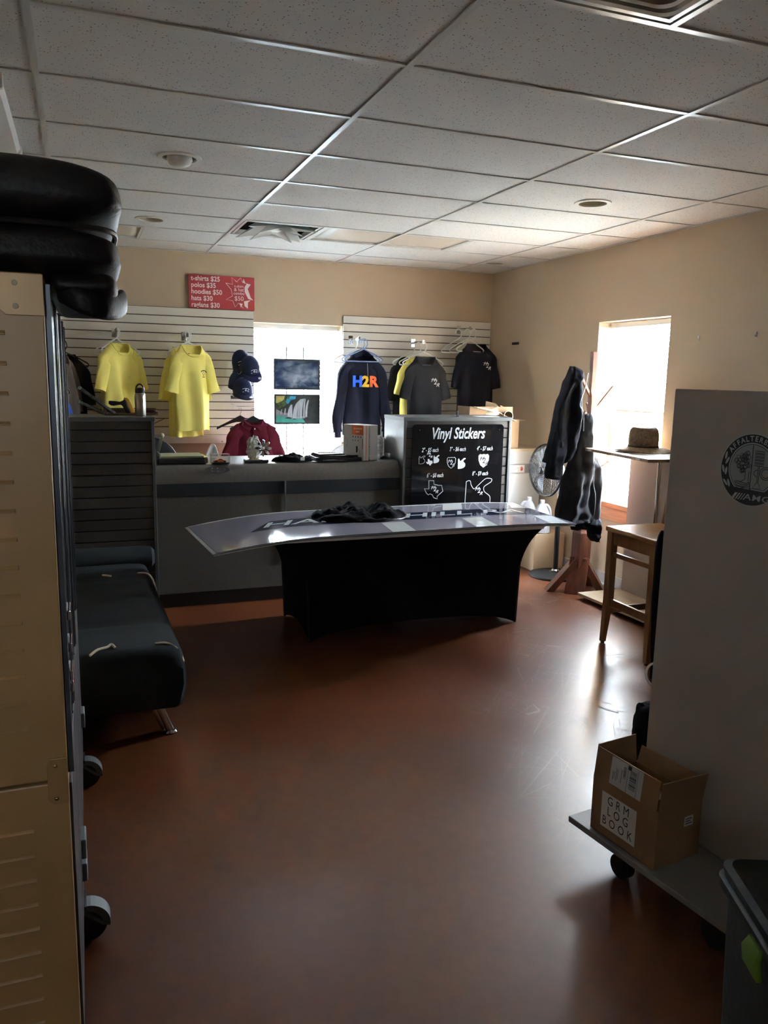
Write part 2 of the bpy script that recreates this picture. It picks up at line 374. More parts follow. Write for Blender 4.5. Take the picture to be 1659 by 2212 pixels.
# windows --------------------------------------------------------
def window(name, a0, a1, z0, z1, plane, axis, blind_to, nsl, mid, sgn=1):
    # axis 'x': opening spans x, plane is a y; axis 'y': opening spans y, plane is an x
    def P(a, d, z): return (a, plane+d*sgn, z) if axis == 'x' else (plane+d*sgn, a, z)
    def B(m, a, b, d0, d1, c, d): 
        p, q = P(a, d0, c), P(b, d1, d); m.bx(min(p[0], q[0]), max(p[0], q[0]), min(p[1], q[1]), max(p[1], q[1]), c, d)
        return m
    fr = M(); w_ = .045
    for (a, b, c, d) in ((a0, a0+w_, z0, z1), (a1-w_, a1, z0, z1), (a0+w_, a1-w_, z0, z0+w_), (a0+w_, a1-w_, z1-w_, z1)): B(fr, a, b, -.03, .03, c, d)
    root = struct(name, fr, wframe, bev=.004)
    s1 = M(); B(s1, a0+w_, a1-w_, -.02, .02, mid-.022, mid+.022); obj('meeting_rail', s1, wframe, root, bev=.003)
    for (c, d) in ((z0+w_, mid-.022), (mid+.022, z1-w_)):
        g = M(); B(g, a0+w_, a1-w_, -.002, .002, c, d); obj('pane', g, glass, root)
    if nsl:
        hr = M(); B(hr, a0+.01, a1-.01, -.09, -.05, z1-.045, z1-.003); obj('blind_headrail', hr, whitem, root, bev=.002)
        # one slat, curved, shared
        sl = M(); prof = [(-.025, 0), (-.012, .003), (0, .004), (.012, .003), (.025, 0)]
        ang = R(38)
        ring = []
        for (u, h) in prof+[(u, h-.0025) for u, h in reversed(prof)]:
            ring.append((u*math.cos(ang)-h*math.sin(ang), u*math.sin(ang)+h*math.cos(ang)))
        ra = [P(a0+.015, -.07+u*1, z) for u, z in ring]; rb = [P(a1-.015, -.07+u*1, z) for u, z in ring]
        sl.loft([ra, rb]); ztop = z1-.07; src = None; step = (ztop-blind_to)/nsl
        for i in range(nsl):
            if src is None: src = obj('slat', sl, blind_m, root, smooth=True); src.location = (0, 0, ztop)
            else: inst(src, (0, 0, ztop-i*step), root)
        br = M(); B(br, a0+.015, a1-.015, -.085, -.055, blind_to-.03, blind_to-.01); obj('blind_bottom_rail', br, whitem, root, bev=.003)
        for k in (.15, .5, .85):
            a = a0+(a1-a0)*k; ct = M(); p0, p1 = P(a, -.07, blind_to-.02), P(a, -.07, z1-.03)
            ct.cyl(p0, p1, .0012, n=5); obj('ladder_cord', ct, whitem, root)
        p0, p1 = P(a0+.05, -.10, z1-.05), P(a0+.05, -.105, z1-.05-(.8 if axis == 'x' else .5)); obj('tilt_wand', M().cyl(p0, p1, .004, n=8), clear, root)
    return root
window('window_1', wx0, wx1, wz0, wz1, YB+.20, 'x', .84, 30, 1.40)
window('window_2', ry0, ry1, rz0, rz1, XR+.20, 'y', 1.46, 16, 1.43)
window('window_3', fx0, fx1, fz0, fz1, YF-.18, 'x', 0, 0, 2.03, -1)

# ceiling ---------------------------------------------------------
ceil = struct('ceiling', M().bx(XL-.2, XR+.2, YF-.2, YB+.2, 3.0, 3.08), mat('plenum', (.2, .19, .18), .9, var=(4, .1)))
ceil.location = (0, 0, 0)
TX, TY = 1.2192, .6096
tee_w = .0119
ys = [k*TY for k in range(-7, 8)]; xs = [k*TX for k in range(-2, 3)]
lights_cells = {}
src = None
for x in xs:
    m = M().bx(x-tee_w, x+tee_w, YF, YB, H-.006, H-.001).bx(x-.002, x+.002, YF, YB, H-.001, H+.03)
    obj('main_tee', m, tee_m, ceil)
segs = [XL]+xs+[XR]
for j, y in enumerate(ys):
    for a, b in zip(segs[:-1], segs[1:]):
        m = M().bx(a+tee_w, b-tee_w, y-tee_w, y+tee_w, H-.005, H)
        obj('cross_tee', m, tee_m, ceil)
def xt(x, j): obj('cross_tee', M().bx(x-tee_w, x+tee_w, j*TY+tee_w, (j+1)*TY-tee_w, H-.005, H), tee_m, ceil)
for x, j in ((TX/2, 5), (1.5*TX, 5), (-TX/2, 6), (TX/2, -2)): xt(x, j)
m = M().bx(XL, XR, YB-.02, YB, H-.006, H-.002).bx(XR-.02, XR, YF, YB-.02, H-.006, H-.002).bx(XL, XL+.02, YF, YB-.02, H-.006, H-.002)
obj('wall_angle', m, tee_m, ceil)
def tile(x0, x1, y0, y1, hole=None):
    g = .004
    if not hole:
        m = M().bx(x0+g, x1-g, y0+g, y1-g, H+.001, H+.016)
    else:
        cx, cy, r = hole; m = M(); n = 40; inn, out = [], []
        X0, X1, Y0, Y1 = x0+g-cx, x1-g-cx, y0+g-cy, y1-g-cy
        for q in range(n):
            a = 2*PI*q/n; c, s = math.cos(a), math.sin(a)
            k = min((X1 if c > 0 else X0)/c if abs(c) > 1e-6 else 1e9, (Y1 if s > 0 else Y0)/s if abs(s) > 1e-6 else 1e9)
            inn.append((cx+r*c, cy+r*s)); out.append((cx+k*c, cy+k*s))
        # snap nearest ray to the corners
        for X in (X0, X1):
            for Y in (Y0, Y1):
                q = round(math.atan2(Y, X) % (2*PI)/(2*PI)*n) % n; out[q] = (cx+X, cy+Y)
        rings = [[(x, y, H+.016) for x, y in inn], [(x, y, H+.001) for x, y in inn], [(x, y, H+.001) for x, y in out], [(x, y, H+.016) for x, y in out]]
        m.loft(rings, False, False)
    return obj('ceiling_tile', m, tile_m, ceil)
cans = [(-.60, 1.57, True), (-.60, 3.33, False), (1.85, 1.54, False), (2.56, 4.10, False)]
yb = [YF]+ys+[YB]
skip = [(0, 5), (0, -2), (1, 5), (-1, 5)]
for bi in range(len(yb)-1):
    y0, y1 = yb[bi], yb[bi+1]
    if y1-y0 < .05: continue
    for a, b in zip(segs[:-1], segs[1:]):
        ki = round(a/TX) if a > XL+.01 else -3; kj = round(y0/TY) if bi else -8
        if (ki, kj) == (0, 5): continue
        if (ki, kj) == (1, 5): tile(1.5*TX+tee_w*0, b, y0, y1); continue
        if (ki, kj) == (-1, 6): tile(-TX/2, b, y0, y1); continue
        if (ki, kj) == (0, -2): tile(TX/2, b, y0, y1); continue
        hole = None
        for cx, cy, _ in cans:
            if a < cx < b and y0 < cy < y1: hole = (cx, cy, .085)
        tile(a, b, y0, y1, hole)
can_lab = ['round recessed downlight with white bulb showing, in left ceiling', 'round recessed downlight in left ceiling near the back wall, dim inside',
           'round recessed downlight in right part of ceiling toward right window', 'small faint recessed downlight in the far right corner of ceiling']
can_in = mat('can_reflector', (.45, .40, .28), .35, var=(8, .05))
for (cx, cy, bulb), lb in zip(cans, can_lab):
    t = thing('downlight', lb, 'downlight', (cx, cy, H))
    obj('trim_ring', M().lathe([(.083, .004), (.084, -.008), (.108, -.006), (.112, .0), (.083, .004)], 40, cap0=False, cap1=False), whitem, t, smooth=True)
    obj('reflector', M().lathe([(.083, .0), (.080, .06), (.066, .15), (.03, .17)], 40, cap0=False), can_in, t, smooth=True)
    if bulb: obj('bulb', M().lathe([(.012, .09), (.03, .06), (.060, .012), (.064, -.012), (.052, -.034), (.028, -.046), (.005, -.049)], 32), plastic_w, t, smooth=True)
# fluorescent troffers in the grid
def troffer(x0, x1, lab, j=5):
    y0, y1 = j*TY, (j+1)*TY
    t = thing('troffer_light', lab, 'ceiling light', ((x0+x1)/2, (y0+y1)/2, H))
    m = M(); a, b, c, d = x0+.013, x1-.013, y0+.013, y1-.013
    for q in ((a, b, c, c+.02), (a, b, d-.02, d), (a, a+.02, c+.02, d-.02), (b-.02, b, c+.02, d-.02)): m.bx(*q, H-.004, H+.03)
    obj('frame', m, tee_m, t, world=True, bev=.001)
    obj('diffuser', M().grid(12, 6, lambda u, v: (a+.02+(b-a-.04)*u, c+.02+(d-c-.04)*v, H+.012-.006*math.sin(PI*v))), fluor_m, t, world=True, smooth=True, solid=.003)
    obj('housing', M().bx(a, b, c, d, H+.035, H+.11), steel, t, world=True)
troffer(TX/2, 1.5*TX, 'long rectangular fluorescent ceiling light beside the square air diffuser')
troffer(-1.5*TX, -TX/2, 'long rectangular fluorescent ceiling light behind the black cushions', 6)
# square four-way air diffuser with raised star vanes
def diffuser(cx, cy, lab, name):
    t = thing(name, lab, 'air vent', (cx, cy, H))
    a = .283
    m = M()
    for s0, s1 in ((a, a-.02),):
        m.bx(-a, a, -a, -a+.02, -.004, .03).bx(-a, a, a-.02, a, -.004, .03).bx(-a, -a+.02, -a+.02, a-.02, -.004, .03).bx(a-.02, a, -a+.02, a-.02, -.004, .03)
    obj('frame', m, tee_m, t, bev=.001)
    obj('plenum_box', M().bx(-a, a, -a, a, .14, .15).bx(-a, -a+.004, -a, a, .03, .14).bx(a-.004, a, -a, a, .03, .14).bx(-a, a, -a, -a+.004, .03, .14).bx(-a, a, a-.004, a, .03, .14), mat('dark_duct', (.035, .032, .03), .6, var=(9, .1)), t)
    return t
t = diffuser(TX/4, 5.5*TY, 'square ceiling air diffuser with drooping star-shaped white vanes', 'air_diffuser')
vm = mat('vane_white', (.80, .82, .80), .35, var=(8, .02))
def star(nm, a, b, i, zc, zm, zi, T=Matrix.Identity(4)):
    for k in range(4):
        Tk = T @ Matrix.Rotation(k*PI/2, 4, 'Z')
        obj(nm, M().add([(a, -a, zc), (b, 0, zm), (a, a, zc), (i, i, zi), (i, -i, zi)], [(0, 1, 3, 4), (1, 2, 3)], Tk), vm, t, solid=.003)
star('outer_vane', .255, .165, .135, -.034, .004, .045)
star('inner_vane', .165, .10, .075, -.058, -.012, .020)
obj('hub', M().bx(-.035, .035, -.035, .035, -.01, .12), vm, t, bev=.004)
t = diffuser(TX/4, -1.5*TY, 'square ceiling vent of nested rounded metal rings, above camera side', 'ring_vent')
vr = mat('vent_satin', (.62, .62, .58), .22, metal=.5, var=(6, .05))
for i, a in enumerate((.262, .222, .182, .142, .102, .062)):
    rings = []
    for (da, z) in ((0, -.004), (-.014, -.001), (-.030, .030), (-.027, .032), (-.012, .004), (0, -.002)):
        h = a+da; rc = min(.045, h*.45); pts = []
        for (qx, qy, a0) in ((1, 1, 0), (-1, 1, PI/2), (-1, -1, PI), (1, -1, 1.5*PI)):
            for q in range(6):
                th = a0+PI/2*q/5; pts.append((qx*(h-rc)+rc*math.cos(th), qy*(h-rc)+rc*math.sin(th), z))
        rings.append(pts)
    obj('vent_ring', M().loft(rings, False, False), vr, t, smooth=True)
# surface wraparound light at upper left
t = thing('wraparound_light', 'white curved surface-mounted ceiling light at the upper left', 'ceiling light', (-1.50, 1.15, H-.006))
prof = [(-.16, 0), (-.165, -.02), (-.15, -.045), (-.10, -.062), (0, -.068), (.10, -.062), (.15, -.045), (.165, -.02), (.16, 0)]
obj('lens', M().loft([[(x*k, y, z*k) for x, z in prof] for y, k in ((-.50, .93), (-.49, .99), (-.3, 1), (.3, 1), (.49, .99), (.50, .93))]), plastic_w, t, smooth=True)
obj('end_cap', M().bx(-.17, .17, -.53, -.50, -.06, 0), whitem, t, bev=.01); obj('end_cap', M().bx(-.17, .17, .50, .53, -.06, 0), whitem, t, bev=.01)

# ------------------------------------------------------------------ slatwall on the back wall
def slatwall(x0, x1, lab, right_trim=True):
    t = thing('slatwall', lab, 'slatwall', ((x0+x1)/2, YB, 1.03))
    obj('backing', M().bx(x0, x1, YB-.010, YB-.0005, 1.05, 2.25), slat_bk, t, world=True)
    m = M().bx(x0, x1, YB-.024, YB-.010, 0, .068); s0 = None
    for i in range(15):
        z = 2.25-.0762*(i+1)+.0037 if i else 2.25-.0762+.0037
        if s0 is None:
            s0 = obj('slat', m, slat_m, t, bev=.001); L = t.location
            s0.location = (-L.x, -L.y, z-L.z)
        else: inst(s0, (-t.location.x, -t.location.y, z-t.location.z), t)
    obj('bottom_rail', M().bx(x0, x1, YB-.034, YB-.010, 1.03, 1.108), whitem, t, world=True, bev=.003)
    for k in range(4):
        x = x0+(x1-x0)*(k+.5)/4; obj('screw', M().cyl((x, YB-.034, 1.045), (x, YB-.037, 1.045), .006, n=10), screwm, t, world=True)
    return t
slatwall(-2.05, .412, 'white slatwall panel left of the back window')
slatwall(1.288, 2.888, 'white slatwall panel right of the back window, reaching the corner')
YS = YB-.024

# price sign ------------------------------------------------------
t = thing('price_sign', 'red price sign with white lettering standing on the left slatwall', 'sign', (.122, YB-.02, 2.2525))
obj('board', M().bx(-.297, .297, -.012, .0, -.001, .292), red_sign, t, bev=.001)
def flat(m, y, cx, cz): return mapm(m, lambda v: Vector((v.x+cx, y-v.z, v.y+cz)))
for i, s in enumerate(('t-shirts $25', 'polos $35', 'hoodies $50', 'hats $30', 'raglans $30')):
    obj('lettering', flat(textm(s, .060, sx=.92, off=.0012, align='LEFT'), -.0128, -.275, .258-.0575*i), sign_w, t)
for s, z, sz in (('t-shirt', .208, .034), ('& hat', .177, .042), ('combo', .145, .036), ('$50', .098, .056)):
    obj('lettering', flat(textm(s, sz, off=.0003), -.0128, .155, z), sign_w, t)
burst = [(.035, .232), (.098, .222), (.090, .285), (.135, .247), (.172, .285), (.188, .245), (.245, .233), (.220, .205)]
b2 = [(.035, .232), (.085, .175), (.095, .12), (.035, .085), (.098, .078), (.118, .022), (.150, .060), (.195, .015)]
obj('burst', join(flat(M(), 0, 0, 0), mapm(stroke2([(x, z) for x, z in burst], .0022), lambda v: v+Vector((0, -.0128, 0))), mapm(stroke2(b2, .0022), lambda v: v+Vector((0, -.0128, 0)))), sign_w, t)
def polyflat(pts, y): 
    q = M(); q.v = [(x, y, z) for x, z in pts]; q.f = [tuple(range(len(pts)))]; return q
obj('burst_fill', join(polyflat([(.225, .235), (.265, .232), (.236, .19), (.262, .115), (.288, .09), (.24, .10), (.208, .16), (.205, .20)], -.0128),
    polyflat([(.20, .078), (.265, .092), (.237, .07), (.236, .012), (.205, .035)], -.0128), polyflat([(.160, .06), (.188, .055), (.172, .018)], -.0128),
    polyflat([(.19, .25), (.198, .28), (.215, .24), (.235, .236), (.20, .238)], -.0128), polyflat([(.11, .27), (.14, .247), (.15, .24), (.125, .25)], -.0128)), sign_w, t)

# ------------------------------------------------------------------ face-out arms, hangers and shirts
def faceout(x, z, lab, L=.26):
    t = thing('faceout_arm', lab, 'display arm', (x, YS, z))
    obj('bracket', M().bx(-.022, .022, -.006, 0, -.04, .04), chrome, t, bev=.002)
    obj('arm', M().bx(-.006, .006, -L, -.006, -.014, .012).bx(-.010, .010, -L-.006, -L, -.016, .02), chrome, t, bev=.002)
    return t
def hanger(loc, rz, material, lab, name='clothes_hanger', W=.21, drop=.11, group=None):
    # hook top at loc; plastic tube hanger
    t = thing(name, lab, 'hanger', loc, rz, group)
    hook = [(.030*math.cos(a), 0, -.032+.030*math.sin(a)) for a in [R(d) for d in range(-20, 181, 20)]]
    hook = [( -p[0], p[1], p[2]) for p in hook]
    hook += [(.034, 0, -.052), (.020, 0, -.078), (0, 0, -.095)]
    obj('hook', M().tube(hook, .0050, 8), material, t, smooth=True)
    z0 = -.095; pts = [(0, 0, z0), (-W*.55, 0, z0-drop*.45), (-W*.93, 0, z0-drop*.82), (-W, 0, z0-drop*.95), (-W*.96, 0, z0-drop*1.12), (-W*.8, 0, z0-drop*1.15),
                       (W*.8, 0, z0-drop*1.15), (W*.96, 0, z0-drop*1.12), (W, 0, z0-drop*.95), (W*.93, 0, z0-drop*.82), (W*.55, 0, z0-drop*.45)]
    obj('frame', M().tube(pts, .0058, 8, closed=True), material, t, smooth=True)
    return t
def sup(c, e): return math.copysign(abs(c)**e, c)
def shirt(name, lab, cat, loc, rz, W, L, fabric, sleeve='short', dep=.05, seed=0, nk=.096, dip=.095, emblem=None, group=None, fold=.018, sl_drop=.24, sl_out=.10, back_lab=None, sl_w=.070):
    t = thing(name, lab, cat, loc, rz, group)
    rnd = random.Random(seed); ph = [rnd.random()*6 for _ in range(4)]
    n = 72; rings = []
    lev = [0, .006, .02, .05, .1, .16, .24, .32, .4, .48, .56, .64, .7, .76, .80, .84, .87, .90, .925, .95, .97, .985, 1.0]
    def ringpt(a, hw, d, z, low, front_dip):
        c, s = math.cos(a), math.sin(a); x = hw*sup(c, .75); fr = max(0, s)
        y = -d*sup(s, .8)
        f = (math.sin(x*24+ph[0])+.6*math.sin(x*41+ph[1]+z*3))*fold*1.5*low*(.35+.65*abs(s))
        y += f+.3*fold*low*math.sin(z*9+ph[2])+.9*fold*low*noise.noise(Vector((x*11, z*5+seed, s)))
        xx = x*(1+.02*low*math.sin(z*11+ph[3]))
        return (xx, y, z-front_dip*(fr**1.3)+.006*low*math.sin(a*3+ph[1])*(1 if z < -L*.97 else 0))
    for q in lev:
        z = -L*(1-q)
        zs = -.105   # shoulder tip height
        if z < zs:
            low = min(1, (zs-z)/.3); k = min(1, (zs-z)/.14); hw = W*(1-.0*k)*(1+.03*low); d = dep*(.75+.45*low); dp = 0
        else:
            u = (z-zs)/(-zs); hw = W*(1-u)+nk*u; hw = nk+(W-nk)*(1-u**1.15); low = 0.0; d = dep*(.75+.25*u); dp = dip*u*u
        rings.append([ringpt(2*PI*j/n, hw, d, z, low, dp) for j in range(n)])
    obj('torso', M().loft(rings, False, False), fabric, t, smooth=True, solid=.003, ang=80)
    obj('collar', M().tube([Vector(p)+Vector((0, 0, .001)) for p in rings[-1]], .0065, 6, closed=True), fabric, t, smooth=True)
    for s in (-1, 1):
        if sleeve == 'short':
            path = spline([(s*(W-.085), 0, -.085), (s*(W-.025), -.004, -.135), (s*(W+.0), -.012, -.22), (s*(W+sl_out), -.018, -.12-sl_drop)], 5); w0, w1 = sl_w*.82, sl_w*.86
        else:
            path = spline([(s*(W-.085), 0, -.085), (s*(W-.022), -.004, -.14), (s*(W+.008), -.012, -.25), (s*(W+sl_out*.6), -.02, -.45), (s*(W+sl_out), -.02, -.62), (s*(W+sl_out*.9), -.025, -.72)], 5); w0, w1 = sl_w*.82, .045
        rr = []; m_ = len(path)
        for i, p in enumerate(path):
            d = (path[min(i+1, m_-1)]-path[max(i-1, 0)]).normalized(); a = d.cross(Vector((0, 1, 0))).normalized()
            k = i/(m_-1); wd = w0+(w1-w0)*k; dp = dep*(.72-.1*k)
            wr = .006*math.sin(k*16+ph[0])*(1 if sleeve != 'short' else .6)
            rr.append([p+a*(wd+wr)*sup(math.cos(g), .8)+Vector((0, 1, 0))*(dp*math.sin(g)+.006*math.sin(g*3+k*7+ph[1])) for g in [2*PI*j/28 for j in range(28)]])
        obj('sleeve', M().loft(rr, True, sleeve != 'short'), fabric, t, smooth=True, ang=80)
        if sleeve != 'short':
            obj('cuff', M().tube([path[-1]+Vector((0, 0, .012)), path[-1]+Vector((0, 0, -.05))], .036, 14, flat=.8), fabric, t, smooth=True)
    return t
def h2r_mark(size):
    a = textm('H', size, shear=.4, off=size*.015, sx=1.1); b = textm('2', size*1.35, shear=.25, off=size*.02, sx=.9); c = textm('R', size*.95, shear=.4, off=size*.015, sx=1.1)
    mapm(a, lambda v: v+Vector((-size*.50, size*.38, 0))); mapm(c, lambda v: v+Vector((size*.50, -size*.55, 0)))
    bar = stroke2([(-size*.9, size*.55), (size*.15, size*.62)], size*.03)
    mapm(bar, lambda v: Vector((v.x, v.z, 0)))
    return join(a, b, c, bar)
logo_w = mat('print_white', (.82, .82, .80), .7, var=(20, .05))
logo_k = mat('print_dark', (.05, .06, .03), .7, var=(20, .05))
white_h = mat('hanger_white', (.80, .80, .76), .4, var=(9, .02)); blue_h = mat('hanger_blue', (.28, .38, .62), .35, var=(9, .05))
black_h = mat('hanger_black', (.02, .018, .017), .35, var=(9, .05))

faceout(-.819, 2.005, 'chrome display arm holding the left yellow t-shirt')
faceout(-.225, 1.995, 'chrome display arm holding the right yellow t-shirts')
faceout(1.36, 2.02, 'chrome display arm holding the dark hoodie')
faceout(2.02, 2.012, 'chrome display arm holding the charcoal t-shirt')
faceout(2.52, 2.16, 'chrome display arm holding the black t-shirt nearest the corner')
def crest(size):
    arc = [(size*math.cos(a), size*math.sin(a)) for a in [R(d) for d in range(20, 171, 15)]]
    q = stroke2(arc, size*.13); q2 = stroke2([(0, -size*.5), (-size*.35, size*.1), (0, size*.75), (size*.35, size*.1), (0, -size*.5)], size*.07)
    q3 = stroke2([(-size*.4, -size*.85), (size*.4, -size*.85)], size*.1)
    return join(q, q2, q3)
# left yellow shirt, turned on its hanger
hanger((-.812, 4.50, 2.045), R(52), white_h, 'white plastic hanger inside the left yellow t-shirt')
hanger((-.812, 4.58, 2.045), R(-4), white_h, 'white plastic hanger, empty, behind the left yellow t-shirt', W=.19, drop=.12)
t = shirt('tshirt', 'yellow t-shirt with small dark crest hanging at left, above the steel bottle', 't-shirt', (-.79, 4.48, 1.905), R(42), .20, .72, tee_yel, seed=3, sl_drop=.27, sl_out=.05, fold=.02)
obj('crest_print', mapm(crest(.024), lambda v: v+Vector((.07, -.052, -.29))), logo_k, t)
obj('neck_tag', M().bx(-.012, .004, .018, .020, -.075, -.058), mat('red_tag', (.5, .1, .05), .7, var=(9, .1)), t)
hanger((-.219, 4.47, 2.035), R(28), white_h, 'white plastic hanger inside the front right yellow t-shirt')
hanger((-.225, 4.56, 2.035), R(-6), white_h, 'white plastic hanger in the rear yellow t-shirt of the right pair', W=.19, drop=.12)
t = shirt('tshirt', 'front yellow t-shirt with dark crest of the right-hand pair', 't-shirt', (-.205, 4.39, 1.905), R(24), .165, .73, tee_yel, seed=5, sl_drop=.28, sl_out=.045, fold=.016)
obj('crest_print', mapm(crest(.030), lambda v: v+Vector((.085, -.057, -.24))), logo_k, t)
obj('neck_tag', M().bx(-.02, -.004, .018, .020, -.085, -.065), MT['red_tag'], t)
shirt('tshirt', 'rear yellow t-shirt showing behind and below the front one of the right pair', 't-shirt', (-.25, 4.54, 1.89), R(20), .150, .78, tee_yel, seed=8, sl_drop=.34, sl_out=.05, fold=.02)
# hoodie
hanger((1.36, 4.60, 2.02), R(3), white_h, 'white plastic hanger inside the dark hoodie')
hanger((1.385, 4.40, 2.02), R(-6), blue_h, 'front blue plastic hanger, empty, in front of the dark hoodie', W=.185, drop=.10)
hanger((1.40, 4.52, 2.02), R(5), blue_h, 'rear blue plastic hanger, empty, over the dark hoodie', W=.20, drop=.10)
t = shirt('hoodie', 'dark navy hoodie with blue, yellow and orange letters on the chest', 'hoodie', (1.395, 4.47, 1.865), 0, .185, .745, tee_navy, sleeve='long', seed=11, nk=.10, dip=.06, fold=.012, sl_out=.065, sl_w=.078, dep=.06)
hood = M().grid(20, 8, lambda u, v: ((-1+2*u)*.115*(1-.5*v), .035-.045*math.sin(PI*u)*(1-v)+.03*v, .0+.055*math.sin(PI*u)*(1-.2*v)-.05*v))
obj('hood', hood, tee_navy, t, smooth=True, solid=.01)
obj('drawstring', M().tube([(.03, -.062, -.07), (.033, -.072, -.16), (.034, -.074, -.24)], .003, 6), mat('string_grey', (.4, .4, .4), .7, var=(9, .1)), t)
pr_b = mat('print_blue', (.02, .12, .75), .7, var=(20, .1)); pr_y = mat('print_yellow', (.80, .45, .02), .7, var=(20, .1)); pr_o = mat('print_orange', (.85, .13, .03), .7, var=(20, .1))
for s, x, mm in (('H', -.072, pr_b), ('2', .008, pr_y), ('R', .088, pr_o)):
    q = textm(s, .135, sx=1.0, off=.007); mapm(q, lambda v: Vector((v.x+x, -.083-v.z, v.y-.245)))
    o = obj('chest_letter', q, mm, t); o['label'] = {'H': 'blue letter', '2': 'yellow numeral', 'R': 'orange letter'}[s]
# charcoal t-shirt with others behind
hanger((2.005, 4.42, 2.01), R(-3), white_h, 'white plastic hanger inside the charcoal t-shirt')
hanger((1.985, 4.50, 2.01), R(6), white_h, 'white plastic hanger in the yellow-trimmed shirt behind charcoal one')
hanger((1.96, 4.60, 2.01), R(6), white_h, 'white plastic hanger at the back of the charcoal t-shirt arm')
t = shirt('tshirt', 'charcoal grey t-shirt with white script mark, middle of the right slatwall', 't-shirt', (2.01, 4.38, 1.865), R(-3), .165, .72, tee_grey, seed=14, sl_drop=.28, sl_out=.045, fold=.013)
obj('chest_print', mapm(h2r_mark(.050), lambda v: Vector((v.x+.085, -.060-v.z, v.y-.235))), logo_w, t)
shirt('tshirt', 'yellow t-shirt mostly hidden between the charcoal and black shirts', 't-shirt', (1.985, 4.50, 1.86), R(5), .175, .74, tee_yel, seed=15, sl_drop=.24, sl_out=.03, fold=.012)
shirt('tshirt', 'black t-shirt at the back, behind the charcoal and yellow ones', 't-shirt', (1.94, 4.60, 1.86), R(5), .175, .74, tee_black, seed=16, sl_drop=.30, sl_out=.03, fold=.012)
# black t-shirt by the corner
hanger((2.54, 4.42, 2.155), R(14), white_h, 'white plastic hanger inside the black t-shirt nearest the corner')
hanger((2.50, 4.48, 2.155), R(-20), white_h, 'front empty white plastic hanger left of the corner black t-shirt', W=.17, drop=.12)
hanger((2.46, 4.60, 2.155), R(-14), white_h, 'rear empty white plastic hanger left of the corner black t-shirt', W=.17, drop=.12)
t = shirt('tshirt', 'black t-shirt with white script mark hanging nearest the room corner', 't-shirt', (2.565, 4.40, 2.005), R(0), .180, .80, tee_black, seed=21, sl_drop=.31, sl_out=.035, fold=.012)
obj('chest_print', mapm(h2r_mark(.048), lambda v: Vector((v.x+.095, -.060-v.z, v.y-.205))), logo_w, t)
# maroon polo on a black hanger hooked on the cap rack
def blk_hanger(loc, rz, lab):
    t = thing('wooden_style_hanger', lab, 'hanger', loc, rz)
    obj('hook', M().tube([(.0, 0, -.10), (.0, 0, -.05), (.014, 0, -.025), (.010, 0, -.004), (-.012, 0, -.004), (-.016, 0, -.02)], .0018, 6), chrome, t, smooth=True)
    out = []
    for u in [i/12 for i in range(13)]:
        x = -.21+.42*u; z = -.105-.085*abs(2*u-1)**1.3; h = .016+.03*(1-abs(2*u-1))**3
        out.append([(x, -.008, z-h*.5), (x, .008, z-h*.5), (x, .010, z+h*.8), (x, -.010, z+h*.8)])
    obj('body', M().loft(out), black_h, t, smooth=True)
    return t
blk_hanger((.325, 4.36, 1.372), R(4), 'black plastic hanger inside the maroon polo shirt')
blk_hanger((.225, 4.44, 1.372), R(-6), 'empty black plastic hanger sticking out left of the maroon polo')
t = shirt('polo_shirt', 'maroon polo shirt hanging in front of the back window edge', 'polo shirt', (.325, 4.36, 1.265), R(2), .185, .62, maroon, seed=31, nk=.085, dip=.05, sl_drop=.24, sl_out=.05, dep=.055, sl_w=.082)
for s in (-1, 1):
    obj('collar_flap', M().add([(s*.09, -.01, .012), (s*.012, -.045, -.052), (s*.052, -.062, -.098), (s*.115, -.035, -.045)], [(0, 1, 2, 3)]), maroon, t, solid=.004)
obj('placket', M().bx(-.014, .014, -.062, -.056, -.21, -.06), maroon, t, bev=.001)
obj('button', M().cyl((0, -.062, -.075), (0, -.066, -.075), .006, n=12), logo_w, t); obj('button', M().cyl((0, -.062, -.14), (0, -.066, -.14), .006, n=12), blackp, t)
# hidden garments at far left
t = shirt('jacket', 'brown jacket hanging at the far left edge of the slatwall', 'jacket', (-1.27, 4.28, 1.80), R(62), .19, .50, brown_cloth, seed=41, sl_drop=.35, sl_out=.03, dep=.06)
t = shirt('tshirt', 'black t-shirt hanging at far left, behind the brown jacket', 't-shirt', (-1.24, 4.50, 1.80), R(20), .17, .62, tee_black, seed=43, sl_drop=.30, sl_out=.02)
t = shirt('tshirt', 'blue shirt hanging low at far left beside the green sticks', 't-shirt', (-1.30, 4.05, 1.50), R(62), .15, .45, blue_cloth, seed=47, sl_drop=.22, sl_out=.02)
hanger((-1.27, 4.28, 1.925), R(62), black_h, 'dark hanger inside the brown jacket at far left')
hanger((-1.24, 4.50, 1.925), R(20), black_h, 'dark hanger inside the far left black t-shirt')
hanger((-1.30, 4.05, 1.70), R(62), black_h, 'dark hanger inside the blue shirt at far left')
faceout(-1.26, 1.92, 'chrome display arm holding the garments at far left', .5)

